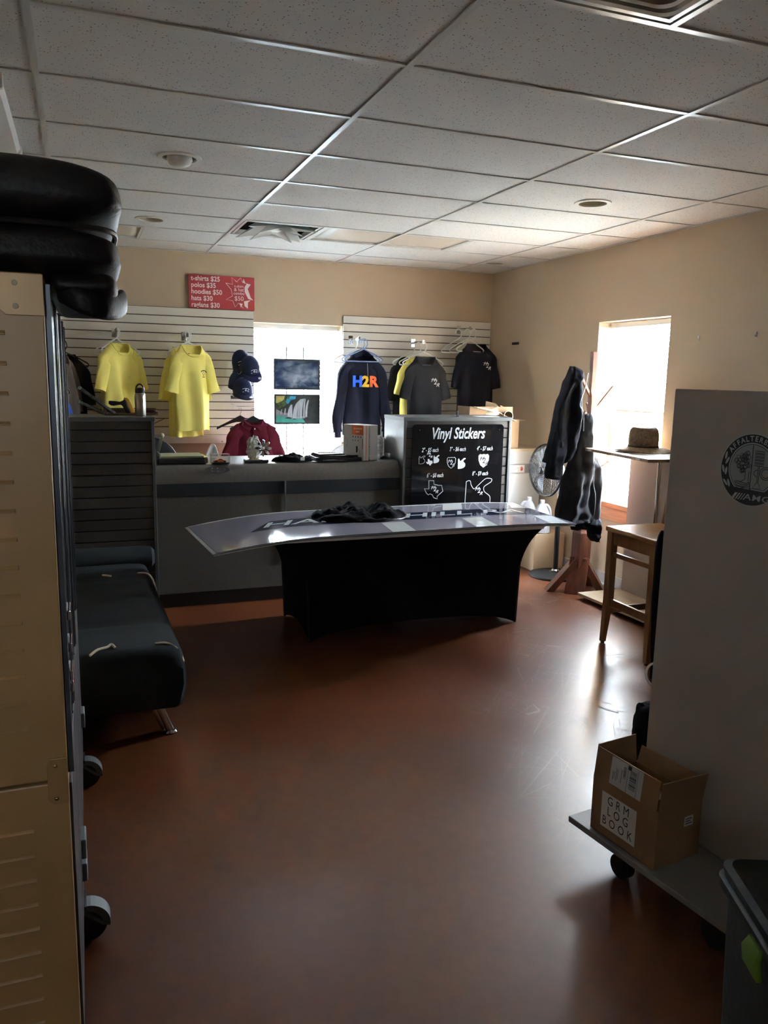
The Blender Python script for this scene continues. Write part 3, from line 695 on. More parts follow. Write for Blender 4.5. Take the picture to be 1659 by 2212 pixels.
# caps ------------------------------------------------------------
def cap(loc, rot, lab):
    t = thing('baseball_cap', lab, 'cap', loc, rot, None)
    rings = []
    for i in range(9):
        a = PI/2*i/8; rr = math.cos(a)**.75 if i < 8 else .02
        rings.append([(.088*rr*math.cos(2*PI*j/36), .100*rr*math.sin(2*PI*j/36)*(1+.0), .125*math.sin(a)-.010*math.cos(6*2*PI*j/36/2)**8*rr*.15) for j in range(36)])
    obj('crown', M().loft(rings, False, True), navy, t, smooth=True, solid=.002)
    obj('button', M().ball((0, 0, .127), .008, rz=.005, n=10, m=6), navy, t, smooth=True)
    def br(u, v):
        a = PI+PI*u; r0 = 1.0; r1 = 1+.78*math.sin(PI*u)**.7*v
        x = .086*math.cos(a)*r0*(1+.03*v); y = .098*math.sin(a)-(.078*v*math.sin(PI*u)**.6); return (x, y, .006-.022*(abs(2*u-1)**2)*1.0*v-.012*v)
    obj('brim', M().grid(24, 6, br), navy, t, smooth=True, solid=.004)
    emb = join(stroke2(spline([(-.030, .004), (-.012, .012), (.012, .010), (.030, .0), (.012, -.010), (-.008, -.006), (.004, .008), (-.004, -.012)], 4), .0017), stroke2([(-.03, -.019), (.03, -.019)], .002))
    def onc(v): 
        x, z = v.x, .058+v.z; sz = min(.98, z/.125); rr = math.cos(math.asin(sz))**.75; y = -.1005*math.sqrt(max(.01, rr*rr-(x/.088)**2)); return Vector((x, y-.004, z))
    obj('embroidery', mapm(emb, onc), logo_w, t)
    obj('size_sticker', M().cyl((.036, -.142, .003), (.036, -.142, .0055), .014, n=20), mat('silver_foil', (.7, .68, .66), .3, metal=.6, var=(30, .1)), t)
    return t
cap((.275, 4.60, 1.765), (R(28), R(-10), R(-12)), 'rear navy cap of the upper pair on the rack')
cap((.325, 4.50, 1.715), (R(40), R(-12), R(10)), 'front navy cap of the upper pair, brim pointing down')
cap((.235, 4.58, 1.575), (R(16), R(4), R(-6)), 'rear navy cap of the lower pair on the rack')
cap((.255, 4.48, 1.515), (R(22), R(-2), R(6)), 'front navy cap of the lower pair on the rack')
t = thing('cap_rack', 'thin wire rack holding navy caps beside the back window', 'rack', (.29, YS, 1.5))
for dx, z in ((0.02, 1.70), (-.03, 1.50)):
    for s in (-1, 1):
        obj('wire_loop', M().tube(spline([(s*.075+dx, -.0, z-1.5+.0), (s*.09+dx, -.10, z-1.5-.0), (s*.098+dx, -.24, z-1.5-.02), (s*.085+dx, -.28, z-1.5-.03), (s*.06+dx, -.26, z-1.5+.01), (s*.085+dx, -.18, z-1.5+.012)], 5), .0025, 6), chrome, t, smooth=True)
obj('backplate', M().bx(-.10, .12, -.006, 0, -.06, -.03).bx(-.08, .14, -.006, 0, .17, .20), chrome, t, bev=.001)
obj('front_wire', M().tube([(-.10, 0, -.105), (-.10, -.34, -.115), (.10, -.34, -.115), (.10, 0, -.105)], .0025, 6), chrome, t)

# pictures in front of the window ---------------------------------
def cloud_mat():
    m = bpy.data.materials.new('night_clouds_print'); m.use_nodes = True; nt = m.node_tree; N = nt.nodes; L = nt.links; b = N['Principled BSDF']; b.inputs['Roughness'].default_value = .25
    tc = N.new('ShaderNodeTexCoord'); mp = N.new('ShaderNodeMapping'); mp.inputs['Scale'].default_value = (1, 1, 1.7); L.new(tc.outputs['Object'], mp.inputs[0])
    n = N.new('ShaderNodeTexNoise'); n.inputs['Scale'].default_value = 9; n.inputs['Detail'].default_value = 8; n.inputs['Distortion'].default_value = .5; L.new(mp.outputs[0], n.inputs['Vector'])
    g = N.new('ShaderNodeTexGradient'); g.gradient_type = 'SPHERICAL'; mp2 = N.new('ShaderNodeMapping'); mp2.inputs['Location'].default_value = (-.05, 0, .1); mp2.inputs['Scale'].default_value = (3.6, 1, 5.0); L.new(tc.outputs['Object'], mp2.inputs[0]); L.new(mp2.outputs[0], g.inputs[0])
    a = N.new('ShaderNodeMath'); a.operation = 'MULTIPLY_ADD'; a.inputs[1].default_value = .35; L.new(g.outputs[1], a.inputs[0]); L.new(n.outputs[0], a.inputs[2])
    cr = N.new('ShaderNodeValToRGB'); L.new(a.outputs[0], cr.inputs[0]); e = cr.color_ramp.elements
    e[0].position = .42; e[0].color = (.010, .014, .025, 1); e[1].position = .95; e[1].color = (.42, .48, .60, 1)
    for p, c in ((.50, (.012, .022, .08, 1)), (.60, (.05, .075, .13, 1)), (.72, (.15, .19, .27, 1))):
        x = e.new(p); x.color = c
    L.new(cr.outputs[0], b.inputs['Base Color']); return m
t = thing('picture_stand', 'pair of thin pale rods carrying two pictures before the back window', 'display stand', (.78, 4.61, 0))
for x in (.695, .858):
    obj('rod', M().cyl((x, 4.61, .02), (x, 4.61, 1.93), .007, n=10), whitem, t, world=True)
obj('foot', M().bx(.62, .93, 4.48, 4.72, 0, .02), whitem, t, world=True, bev=.004)
t = thing('framed_picture', 'upper black-framed picture of blue night clouds in the window', 'picture', (.789, 4.59, 1.537))
obj('frame', join(M().bx(-.223, .223, -.012, .0, 0, .018), M().bx(-.223, .223, -.012, .0, .264, .282), M().bx(-.223, -.207, -.012, 0, .018, .264), M().bx(.207, .223, -.012, 0, .018, .264)), blackp, t)
pm = M().bx(-.207, .207, -.008, -.004, -.123, .123); o = obj('print', pm, cloud_mat(), t); o.location = (0, 0, .141)
t = thing('framed_picture', 'lower black-framed picture of waterfalls over a turquoise pool in the window', 'picture', (.791, 4.59, 1.212))
obj('frame', join(M().bx(-.221, .221, -.012, .0, 0, .016), M().bx(-.221, .221, -.012, .0, .264, .280), M().bx(-.221, -.205, -.012, 0, .016, .264), M().bx(.205, .221, -.012, 0, .016, .264)), blackp, t)
dk = mat('print_rock', (.025, .028, .026), .35, var=(25, .5)); tl = mat('print_pool', (.05, .30, .23), .3, var=(20, .15)); fall = mat('print_fall', (.42, .45, .48), .3, var=(60, .3), stretch=(3, 1, .3))
fol = mat('print_foliage', (.05, .08, .02), .35, var=(50, .9)); skyb = mat('print_sky', (.05, .30, .48), .3, var=(12, .3)); glow = mat('print_leaf_light', (.45, .42, .12), .3, var=(16, .4)); mist = mat('print_mist', (.20, .20, .21), .3, var=(20, .3))
obj('print', M().bx(-.205, .205, -.008, -.004, .016, .264), dk, t)
def pf(pts, d): return polyflat([(x, z) for x, z in pts], -.008-d)
obj('pool', pf([(-.205, .016), (.08, .016), (.06, .045), (.0, .062), (-.1, .07), (-.205, .085)], .0004), tl, t)
obj('mist', pf([(-.205, .085), (-.1, .07), (-.02, .065), (-.06, .12), (-.12, .10), (-.205, .145)], .0005), mist, t)
obj('sky_patch', pf([(-.08, .264), (-.01, .264), (-.02, .235), (-.06, .225), (-.09, .19), (-.115, .20), (-.10, .24)], .0004), skyb, t)
obj('sunlit_leaves', pf([(-.205, .264), (-.12, .264), (-.13, .22), (-.16, .19), (-.205, .2)], .0004), glow, t)
obj('tree', join(pf([(-.205, .19), (-.15, .215), (-.12, .235), (-.10, .19), (-.13, .165), (-.205, .145)], .0006), pf([(-.10, .264), (-.07, .264), (-.075, .24), (-.09, .235)], .0006)), fol, t)
def fallpts(a, b, zb_, xt, wt, zt_, n=9):
    L = [(a+(xt-a)*(k/n)**3.2, zb_+(zt_-zb_)*(k/n)) for k in range(n+1)]
    Rr = [(b+(xt+wt-b)*(k/n)**2.6, zb_+(zt_-zb_)*(k/n)) for k in range(n+1)]
    return L+Rr[::-1]
for f_ in ((-.092, -.048, .062, -.060, .012, .185), (-.042, -.004, .055, .034, .022, .238), (.002, .016, .055, .052, .008, .240), (.020, .046, .055, .060, .012, .242), (.058, .072, .062, .072, .010, .240), (.078, .098, .070, .104, .012, .228), (-.125, -.112, .090, -.116, .006, .150), (-.160, -.150, .095, -.150, .005, .140)):
    obj('waterfall', pf(fallpts(*f_), .0008), fall, t)
obj('spray', pf([(-.11, .062), (-.09, .085), (-.04, .078), (.02, .072), (.07, .080), (.10, .070), (.06, .052), (-.05, .052)], .0007), mist, t)
obj('rocks', join(pf([(-.12, .055), (-.09, .07), (-.05, .062), (-.06, .05)], .001), pf([(-.05, .045), (-.03, .056), (-.005, .045)], .001)), dk, t)

# ------------------------------------------------------------------ counter and towers
t = thing('service_counter', 'grey service counter with rounded top and dark band between two towers', 'counter', (.26, 2.9, 0))
x0, x1 = -.655, 1.175
prof = [(2.90, .11), (2.90, .83), (2.895, .90), (2.897, .94), (2.905, .975), (2.925, 1.005), (2.955, 1.025), (2.99, 1.032), (3.50, 1.032), (3.50, 1.0), (3.0, 1.0), (3.0, .11)]
obj('front_and_top', M().loft([[(x0, y, z) for y, z in prof], [(x1, y, z) for y, z in prof]]), grey_top, t, world=True, smooth=True, ang=25)
obj('dark_band', M().bx(x0, .258, 2.893, 2.90, .812, .905).bx(.266, x1, 2.893, 2.90, .812, .905), navy_band, t, world=True, bev=.001)
obj('toe_kick', M().bx(x0, x1, 2.945, 2.96, 0, .11), mat('toe_black', (.02, .02, .02), .5, var=(9, .1)), t, world=True)
obj('joint_strip', M().bx(.256, .268, 2.886, 2.896, .30, .905), steel, t, world=True, bev=.001)
for xx in (x0, x1-.02): obj('side_panel', M().bx(xx, xx+.02, 3.0, 3.5, 0, 1.0), grey_slat, t, world=True)
# dark logo decal on the bullnose
dec = textm('HHR', .045, sx=1.2, off=.003); rng = stroke2([( .085*math.cos(a), .024*math.sin(a)) for a in [2*PI*i/32 for i in range(32)]], .004, closed=True)
mapm(rng, lambda v: Vector((v.x, v.z, 0))); wing = M(); wing.v = [(-.085, 0, 0), (-.055, .018, 0), (-.055, -.018, 0), (.085, 0, 0), (.055, .018, 0), (.055, -.018, 0)]; wing.f = [(0, 2, 1), (3, 4, 5)]
dm = join(dec, rng, wing); mapm(dm, lambda v: Vector((v.x-.228, 2.9215-.35*(v.y) + (v.y*v.y*12) if False else 2.916+v.y*.62, .990+v.y*.82)) + Vector((0, -.010, .006)))
obj('logo_decal', dm, ink, t, world=True)

def tower(x0, x1, y0, y1, lab, name='display_tower', ztop=1.372, base=.1, clipx=None):
    t = thing(name, lab, 'display tower', ((x0+x1)/2, (y0+y1)/2, 0))
    w_ = .022
    obj('side_panel', M().bx(x0, x0+w_, y0, y1, 0, ztop-.028), grey_edge, t, world=True, bev=.002)
    obj('side_panel', M().bx(x1-w_, x1, y0, y1, 0, ztop-.028), grey_edge, t, world=True, bev=.002)
    obj('top_panel', M().bx(x0-.004, x1+.004, y0-.006, y1, ztop-.028, ztop), grey_edge, t, world=True, bev=.002)
    obj('groove_backing', M().bx(x0+w_, x1-w_, y0+.022, y0+.030, 0, ztop-.028), dark_groove, t, world=True)
    h = .0762; z = ztop-.028; s0 = None; first = .055
    zz = z-first; obj('slat', M().bx(x0+w_, x1-w_, y0+.008, y0+.022, zz, z), grey_slat, t, world=True, bev=.001)
    m = M().bx(x0+w_, x1-w_, y0+.008, y0+.022, 0, h-.008)
    L = t.location
    while zz-h > .02:
        zz -= h
        if s0 is None: s0 = obj('slat', m, grey_slat, t, bev=.001); s0.location = (-L.x, -L.y, zz-L.z)
        else: inst(s0, (-L.x, -L.y, zz), t)
    return t
tower(-1.60, -.655, 2.85, 3.27, 'dark grey slatted display tower left of the counter')
tower(1.178, 2.112, 2.85, 3.27, 'dark grey slatted display tower carrying the black sticker board')

# sticker board ---------------------------------------------------
t = thing('sticker_board', 'glossy black board lettered Vinyl Stickers on the right tower', 'sign', (1.64, 2.85, .60))
bx0, bx1, bz0, bz1, rc = 1.245, 2.035, .46, 1.318, .03
pts = []
for qx, qz, a0 in ((bx1-rc, bz1-rc, 0), (bx0+rc, bz1-rc, 90), (bx0+rc, bz0+rc, 180), (bx1-rc, bz0+rc, 270)):
    for q in range(7): pts.append((qx+rc*math.cos(R(a0+15*q)), qz+rc*math.sin(R(a0+15*q))))
obj('board', M().poly(pts, .006, Matrix.Translation((0, 2.838, 0))), acrylic_b, t, world=True)
YT = 2.8372
def onb(m, cx, cz): return mapm(m, lambda v: Vector((v.x+cx, YT-v.z, v.y+cz)))
obj('lettering', onb(textm('Vinyl Stickers', .122, sx=.70, shear=.25, off=.0028), 1.632, 1.245), vinyl_s, t, world=True)
for s, cx, cz in (('2" - $5 each', 1.397, 1.120), ('3" - $6 each', 1.632, 1.124), ('4" - $7 each', 1.871, 1.126), ('6" - $8 each', 1.444, .922), ('8" - $9 each', 1.838, .927)):
    obj('lettering', onb(textm(s, .047, sx=.62, shear=.22, off=.0006), cx, cz), vinyl_s, t, world=True)
def st(pts, r, closed=False): return mapm(stroke2(pts, r, closed=closed), lambda v: Vector((v.x, YT, v.z)))
def pl(pts): 
    q = M(); q.v = [(x, YT, z) for x, z in pts]; q.f = [tuple(range(len(pts)))]; return q
shield = [(0, 1), (.35, .93), (.7, 1), (.95, .75), (.92, .1), (.6, -.6), (0, -1), (-.6, -.6), (-.92, .1), (-.95, .75), (-.7, 1), (-.35, .93)]
def sh(cx, cz, s): return [(cx+x*s*.9, cz+z*s) for x, z in shield]
track = [(1.720, .600), (1.718, .841), (1.722, .865), (1.745, .873), (1.757, .862), (1.762, .839), (1.789, .805), (1.820, .828), (1.882, .880), (1.915, .887), (1.944, .881), (1.945, .866), (1.934, .853), (1.885, .825), (1.876, .805), (1.885, .779), (1.930, .745), (1.937, .715), (1.93, .66), (1.88, .62), (1.80, .60)]
def trk(cx, cz, s): return [(cx+(x-1.83)*s, cz+(z-.745)*s) for x, z in track]
texas = [(1.393, .882), (1.436, .881), (1.437, .853), (1.475, .843), (1.505, .842), (1.510, .815), (1.516, .795), (1.490, .775), (1.468, .757), (1.469, .735), (1.438, .747), (1.425, .770), (1.405, .778), (1.392, .770), (1.375, .785), (1.356, .819), (1.396, .818)]
def txs(cx, cz, s): return [(cx+(x-1.436)*s, cz+(z-.81)*s) for x, z in texas]
obj('shield_sticker', pl(sh(1.865, 1.028, .055)), vinyl_s, t, world=True)
obj('shield_mark', mapm(h2r_mark(.044), lambda v: Vector((v.x+1.866, YT-.0006, v.y+1.028))), ink, t, world=True)
obj('shield_outline', st(sh(1.581, 1.018, .043), .0022, True), vinyl_s, t, world=True)
obj('script_mark', onb(h2r_mark(.034), 1.581, 1.018), vinyl_s, t, world=True)
obj('track_sticker', pl(trk(1.672, 1.012, .30)), vinyl_s, t, world=True)
obj('track_sticker', pl(trk(1.452, 1.050, .22)), vinyl_s, t, world=True)
obj('track_outline', st(trk(1.330, 1.046, .22), .0014, True), vinyl_s, t, world=True)
obj('state_sticker', pl(txs(1.393, 1.026, .36)), vinyl_s, t, world=True)
obj('script_mark', onb(h2r_mark(.028), 1.393, 1.082), vinyl_s, t, world=True)
obj('state_outline', st(texas, .0022, True), vinyl_s, t, world=True)
obj('script_mark', onb(h2r_mark(.036), 1.445, .812), vinyl_s, t, world=True)
obj('track_outline', st([Vector((p[0], p[2])) for p in spline([(x, 0, z) for x, z in track], 4, True)], .0026, True), vinyl_s, t, world=True)
obj('script_mark', onb(h2r_mark(.040), 1.833, .788), vinyl_s, t, world=True)
for x in (1.30, 1.99): obj('hook_screw', M().cyl((x, 2.838, 1.27), (x, 2.826, 1.276), .004, n=8), chrome, t, world=True)
# clip on tower top
t = thing('clip', 'small black clip standing on the right tower above the board', 'clip', (1.66, 2.93, 1.372))
obj('clip_body', M().bx(-.014, .014, -.012, .012, 0, .012), blackp, t, bev=.003); obj('clip_arm', M().tube(spline([(0, 0, .01), (-.006, 0, .03), (.004, 0, .045), (.008, 0, .02)], 4), .004, 6), blackp, t, smooth=True)

# ------------------------------------------------------------------ things on the left tower
ZT = 1.372
t = thing('water_bottle', 'brushed steel water bottle with black loop lid on the left tower', 'bottle', (-.735, 2.98, ZT))
obj('body', M().lathe([(.034, 0), (.036, .004), (.036, .135), (.034, .150), (.029, .158)], 32), steel, t, smooth=True)
obj('cap', M().lathe([(.031, .158), (.032, .162), (.032, .186), (.028, .193), (.012, .196)], 28), blackp, t, smooth=True)
obj('loop', M().tube([(.024*math.cos(a), 0, .188+.030*math.sin(a)) for a in [R(d) for d in range(0, 181, 15)]], .006, 8), blackp, t, smooth=True)
t = thing('wooden_tray', 'flat dark wooden tray lying on the left tower behind the bottle', 'tray', (-.80, 3.16, ZT))
obj('tray_base', M().bx(-.17, .19, -.08, .09, 0, .012), mat('dark_wood', (.09, .045, .025), .5, bump=(30, .1), var=(7, .3)), t, bev=.002)
obj('tray_rim', M().bx(-.17, .19, .075, .09, .012, .045).bx(-.17, -.155, -.08, .075, .012, .028).bx(.175, .19, -.08, .075, .012, .028), MT['dark_wood'], t, bev=.002)
t = thing('trigger_tool', 'black and yellow pistol-grip tool lying on the wooden tray', 'tool', (-.86, 3.14, ZT+.014))
def P2(pts, th, yy=0): return M().poly(pts, th, Matrix.Translation((0, -th/2+yy, 0)))
obj('grip', P2([(-.075, .085), (-.03, .083), (.0, .078), (.02, .088), (.030, .100), (.040, .085), (.050, .045), (.065, .0), (.035, .0), (.018, .045), (.005, .058), (-.02, .055), (-.045, .050), (-.062, .052), (-.078, .064)], .03), blackp, t, bev=.006)
obj('yellow_body', P2([(.022, .098), (.030, .108), (.048, .107), (.062, .098), (.085, .045), (.105, .0), (.068, .0), (.052, .045), (.040, .085)], .026), gold_p, t, bev=.003)
obj('trigger', P2([(.006, .058), (.020, .046), (.022, .062), (.012, .068)], .012), mat('orange_plastic', (.7, .14, .02), .5, var=(9, .1)), t, bev=.002)
obj('nozzle', P2([(.095, .022), (.110, .018), (.118, .0), (.100, .0)], .03), blackp, t, bev=.002)
for (a, b, lb) in (((-1.12, 3.02, ZT+.185), (-.90, 3.12, ZT+.012), 'longer mottled green stick leaning at the left of the tower top'), ((-1.13, 3.0, ZT+.095), (-.97, 3.06, ZT+.015), 'shorter mottled green stick beneath the longer one on the tower')):
    t = thing('camo_stick', lb, 'stick', b); d = Vector(a)-Vector(b)
    obj('shaft', M().bar((0, 0, 0), d, .026, .020), camo, t, bev=.004)
    obj('end_cap', M().bar(d*.985, d*1.03, .028, .022), mat('pale_green_cap', (.22, .27, .22), .6, var=(20, .2)), t, bev=.003)
t = thing('rod', 'thin brown stick poking out right of the left tower', 'stick', (-.652, 3.25, 1.29))
obj('shaft', M().cyl((-.03, 0, -.01), (.11, .03, .05), .004, .003, n=8), mat('brown_stick', (.12, .07, .05), .6, var=(20, .2)), t)

# ------------------------------------------------------------------ things on the counter
ZC = 1.0325
t = thing('paper_trimmer', 'olive-topped guillotine paper trimmer with raised arm at the counter left end', 'paper cutter', (-.465, 3.07, ZC))
olive = mat('olive_enamel', (.30, .30, .17), .45, var=(9, .05))
obj('base', M().bx(-.16, .165, -.10, .16, .004, .045), blackp, t, bev=.006)
obj('bed', M().bx(-.15, .155, -.09, .155, .045, .058), olive, t, bev=.002)
obj('guide_rail', M().bx(-.155, -.145, -.10, .15, .045, .078), olive, t, bev=.002)
obj('blade_arm', M().bar((-.145, .13, .062), (-.125, -.02, .195), .014, .035, (0, 0, 1)), mat('olive_steel', (.32, .33, .24), .35, metal=.3, var=(9, .05)), t, bev=.003)
obj('handle', M().ball((-.125, -.022, .20), .016, rz=.018), olive, t, smooth=True)
obj('side_cap', M().bx(.155, .185, -.10, .14, .004, .05), MT['chrome'], t, bev=.008)
t = thing('model_car_case', 'orange toy sports car in a clear acrylic display case', 'model car', (-.195, 2.985, ZC))
obj('plinth', M().bx(-.062, .062, -.035, .035, 0, .010), blackp, t, bev=.003)
cs = M()
cs.bx(-.066, .066, -.038, -.0365, .0, .068).bx(-.066, .066, .0365, .038, .0, .068).bx(-.066, -.0645, -.0365, .0365, .0, .068).bx(.0645, .066, -.0365, .0365, .0, .068).bx(-.066, .066, -.038, .038, .068, .0695)
obj('case', cs, clear, t)
body = [(-.045, .012), (-.045, .022), (-.036, .027), (-.022, .029), (-.008, .037), (.008, .037), (.022, .028), (.038, .024), (.046, .018), (.046, .012)]
ob = mat('orange_enamel', (.75, .16, .06), .3, var=(9, .05), coat=.5)
obj('car_body', P2(body, .034), ob, t, bev=.003)
obj('spoiler', M().bx(-.054, -.036, -.015, .015, .034, .036), blackp, t); obj('car_window', P2([(-.018, .029), (-.007, .0345), (.006, .0345), (.016, .029)], .036), ink, t)
for wx in (-.028, .030):
    for wy in (-.0165, .0165): obj('wheel', M().cyl((wx, wy-.003, .0165), (wx, wy+.003, .0165), .0075, n=16), blackp, t)
t = thing('trophy', 'silver pinwheel flower trophy wrapped in film on a black base', 'trophy', (.075, 3.02, ZC))
obj('base', M().bx(-.085, .085, -.05, .05, 0, .022), blackp, t, bev=.005)
obj('name_plate', M().bx(-.045, .04, -.044, .02, .022, .026), mat('brass_plate', (.55, .42, .2), .35, metal=.8, var=(9, .1)), t, bev=.001)
obj('stem', M().tube(spline([(0, .01, .024), (.01, 0, .06), (.045, -.015, .10)], 5), .006, 8), chrome, t, smooth=True)
for k in range(8):
    a = 2*PI*k/8; T = Matrix.Translation((.048, -.022, .105)) @ Matrix.Rotation(a, 4, 'Y')
    obj('petal', M().loft([[(x*wd, -.004+.004*x, z), (0, .004, z), (-x*wd, -.004, z), (0, -.008, z)] for z, wd, x in ((.008, .4, .010), (.028, .9, .010), (.048, 1.2, .010), (.062, .8, .010))]), chrome, t, smooth=True) if False else obj('petal', M().add([(0, 0, .006), (.012, -.004, .035), (.010, -.010, .058), (-.004, -.006, .064), (-.010, .002, .040)], [(0, 1, 2, 3, 4)], T), chrome, t, solid=.0025)
obj('flower_center', M().ball((.048, -.026, .105), .010), steel, t, smooth=True)
rn = random.Random(5); cr = M()
rings = []
for i in range(13):
    tt = PI*i/12; row = []
    for j in range(22):
        a = 2*PI*j/22; rr = 1+.35*noise.noise(Vector((math.cos(a)*2.5, math.sin(a)*2.5, i*.5)))
        row.append((-.012+.055*rr*math.sin(tt)*math.cos(a), .02+.045*rr*math.sin(tt)*math.sin(a), .10-.078*math.cos(tt)*(1+.15*rr)+.02*noise.noise(Vector((a, tt*3, 1)))))
    rings.append(row)
crm = mat('crinkled_film', (.55, .55, .50), .15, spec=.8, bump=(60, 1), var=(45, .35))
obj('film_wrap', M().loft(rings), crm, t, smooth=True, ang=25)
obj('film_rosette', M().tube(spline([(-.01+.026*math.cos(a)*(1-.1*a), -.035, .150+.026*math.sin(a)*(1-.1*a)) for a in [i*.7 for i in range(12)]], 3), .007, 6), crm, t, smooth=True)
def crumple(name, lab, cat, c, rx, ry, h, material, seed, n=48, m=14, amp=.35, parent=None, flatness=1.0):
    rr = random.Random(seed); o_ = Vector((rr.random()*9, rr.random()*9, 0)); rings = []
    for i in range(m+1):
        k = i/m; row = []
        for j in range(n):
            a = 2*PI*j/n; d = Vector((math.cos(a), math.sin(a), 0))
            e = 1+.22*noise.noise(d*1.6+o_)+.08*noise.noise(d*5+o_)
            r_ = (1-k)**.8 if k < 1 else .01
            p = Vector((rx*e*r_*d.x, ry*e*r_*d.y, 0))
            hh = h*(1-r_**3)**.5*(.75+amp*1.4*noise.noise(Vector((p.x*9, p.y*9, seed)))+amp*.9*abs(noise.noise(Vector((p.x*24, p.y*24, seed+3)))))
            p.z = max(.0, hh) if i else .0005
            row.append(p)
        rings.append(row)
    t = thing(name, lab, cat, c)
    obj('cloth', M().loft(rings, True, True), material, t, smooth=True, ang=70)
    return t
t = crumple('folded_garment', 'black crumpled garment with a white tag lying on the counter', 'garment', (.36, 3.05, ZC), .15, .085, .055, black_cloth, 4, amp=.5)
obj('tag', M().bx(.04, .07, -.082, -.078, .012, .035), paper, t); obj('tag', M().bx(-.115, -.10, -.035, -.03, .038, .052), paper, t)
# stack of frames
ZS = ZC
for i, (w_, d_, h_, cx, cy, rz, lb) in enumerate(((.36, .26, .012, .70, 3.10, .05, 'bottom black frame of the flat stack on the counter'), (.36, .25, .014, .71, 3.11, -.04, 'second black frame from bottom of the flat stack'),
                                       (.33, .24, .012, .72, 3.13, .02, 'third black frame from bottom, wider one, in the flat stack'), (.21, .16, .011, .66, 3.12, .10, 'small black frame with white sheet, topmost of the stack'))):
    t = thing('framed_print', lb, 'picture', (cx, cy, ZS), rz)
    f = .018; m = M().bx(-w_/2, w_/2, -d_/2, -d_/2+f, 0, h_).bx(-w_/2, w_/2, d_/2-f, d_/2, 0, h_).bx(-w_/2, -w_/2+f, -d_/2+f, d_/2-f, 0, h_).bx(w_/2-f, w_/2, -d_/2+f, d_/2-f, 0, h_)
    obj('frame_border', m, blackp, t, bev=.001); obj('sheet', M().bx(-w_/2+f, w_/2-f, -d_/2+f, d_/2-f, .001, h_-.004), paper if i == 3 else blackp, t)
    ZS += h_+.0006
t = thing('tablet', 'black remote-like device lying in front of the frame stack', 'device', (.66, 2.97, ZC), .02)
obj('body', M().bx(-.09, .09, -.022, .02, 0, .012), blackp, t, bev=.004); obj('keypad', M().bx(-.06, .02, -.015, .013, .012, .0135), steel, t, bev=.001)
tag(obj('paper_sheet', M().bx(.42, .60, 2.975, 3.02, ZC, ZC+.0012), paper), 'white paper sheet lying flat on the counter front edge', 'paper')
# monitor-arm box
t = thing('retail_box', 'white retail box lettered Counterbalance Monitor Arm on the counter', 'box', (.915, 3.03, ZC), R(0))
bw = mat('box_white', (.62, .60, .57), .5, var=(6, .03)); bo = mat('box_orange', (.62, .12, .035), .5, var=(9, .05))
# left face goes back-left, right face narrow: corner nearest at local origin
A = Vector((-.095, .075, 0)); Bv = Vector((.135, .045, 0)); hh = .272
A = Vector((-.100, .185, 0)); Bv = Vector((.128, .035, 0))
def quadbox(m, o_, a, b, z0, z1):
    v = [o_, o_+b, o_+b+a, o_+a]; m.add([(p.x, p.y, z0) for p in v]+[(p.x, p.y, z1) for p in v], [(0, 3, 2, 1), (4, 5, 6, 7), (0, 1, 5, 4), (1, 2, 6, 5), (2, 3, 7, 6), (3, 0, 4, 7)]); return m
o_ = Vector((-.022, -.065, 0)); obj('carton', quadbox(M(), o_, A, Bv, 0, hh), bw, t, bev=.001)
an, bn = A.normalized(), Bv.normalized(); nA = Vector((an.y, -an.x, 0)); nA = -nA if nA.dot(Bv) > 0 else nA; nB = Vector((bn.y, -bn.x, 0))
def onA(m): return mapm(m, lambda v: o_+A-an*v.x+nA*.0012+Vector((0, 0, v.y)))   # v.x from far-left edge to the near corner
def onB(m): return mapm(m, lambda v: o_+bn*v.x+nB*.0012+Vector((0, 0, v.y)))
def rect(a, b, c, d): 
    q = M(); q.v = [(a, c, 0), (b, c, 0), (b, d, 0), (a, d, 0)]; q.f = [(0, 1, 2, 3)]; return q
La, Lb = A.length, Bv.length
obj('orange_label', onA(rect(La*.42, La, hh*.72, hh*.985)), bo, t)
q = textm('MONITOR', .018, off=.0004); mapm(q, lambda v: Vector((-v.x, -v.y, 0))); q2 = textm('ARM', .018, off=.0004); mapm(q2, lambda v: Vector((-v.x, -v.y, 0)))
obj('label_print', onA(join(mapm(q, lambda v: v+Vector((La*.72, hh*.90, .0))), mapm(q2, lambda v: v+Vector((La*.72, hh*.81, 0))))), sign_w, t).location = nA*.0006
obj('icon', join(*[onA(rect(La*(.46+.13*k), La*(.50+.13*k), hh*.64, hh*.68)) for k in range(4)], *[onA(rect(La*(.46+.13*k), La*(.49+.13*k), hh*.54, hh*.58)) for k in range(3)]), ink, t)
obj('product_drawing', join(onA(rect(La*.64, La*.72, hh*.22, hh*.40)), onA(rect(La*.95, La*.975, hh*.34, hh*.62)), onA(mapm(stroke2(spline([(La*.72, hh*.32, 0), (La*.82, hh*.28, 0), (La*.80, hh*.16, 0)], 4) and [(La*.72, hh*.32), (La*.82, hh*.28), (La*.80, hh*.14)], .0015), lambda v: Vector((v.x, v.z, 0)))), onA(mapm(stroke2([(La*.12, hh*.62), (La*.22, hh*.50), (La*.15, hh*.35)], .0012), lambda v: Vector((v.x, v.z, 0))))), ink, t)
obj('side_stripe', onB(rect(Lb*.16, Lb*.20, 0, hh)), bo, t)
q = textm('COUNTERBALANCE MONITOR ARM', .0165, off=.0002); mapm(q, lambda v: Vector((v.y+Lb*.40, -v.x+hh*.5, 0))); mapm(q, lambda v: Vector((v.x, v.y, 0)))
obj('side_lettering', onB(q), ink, t)
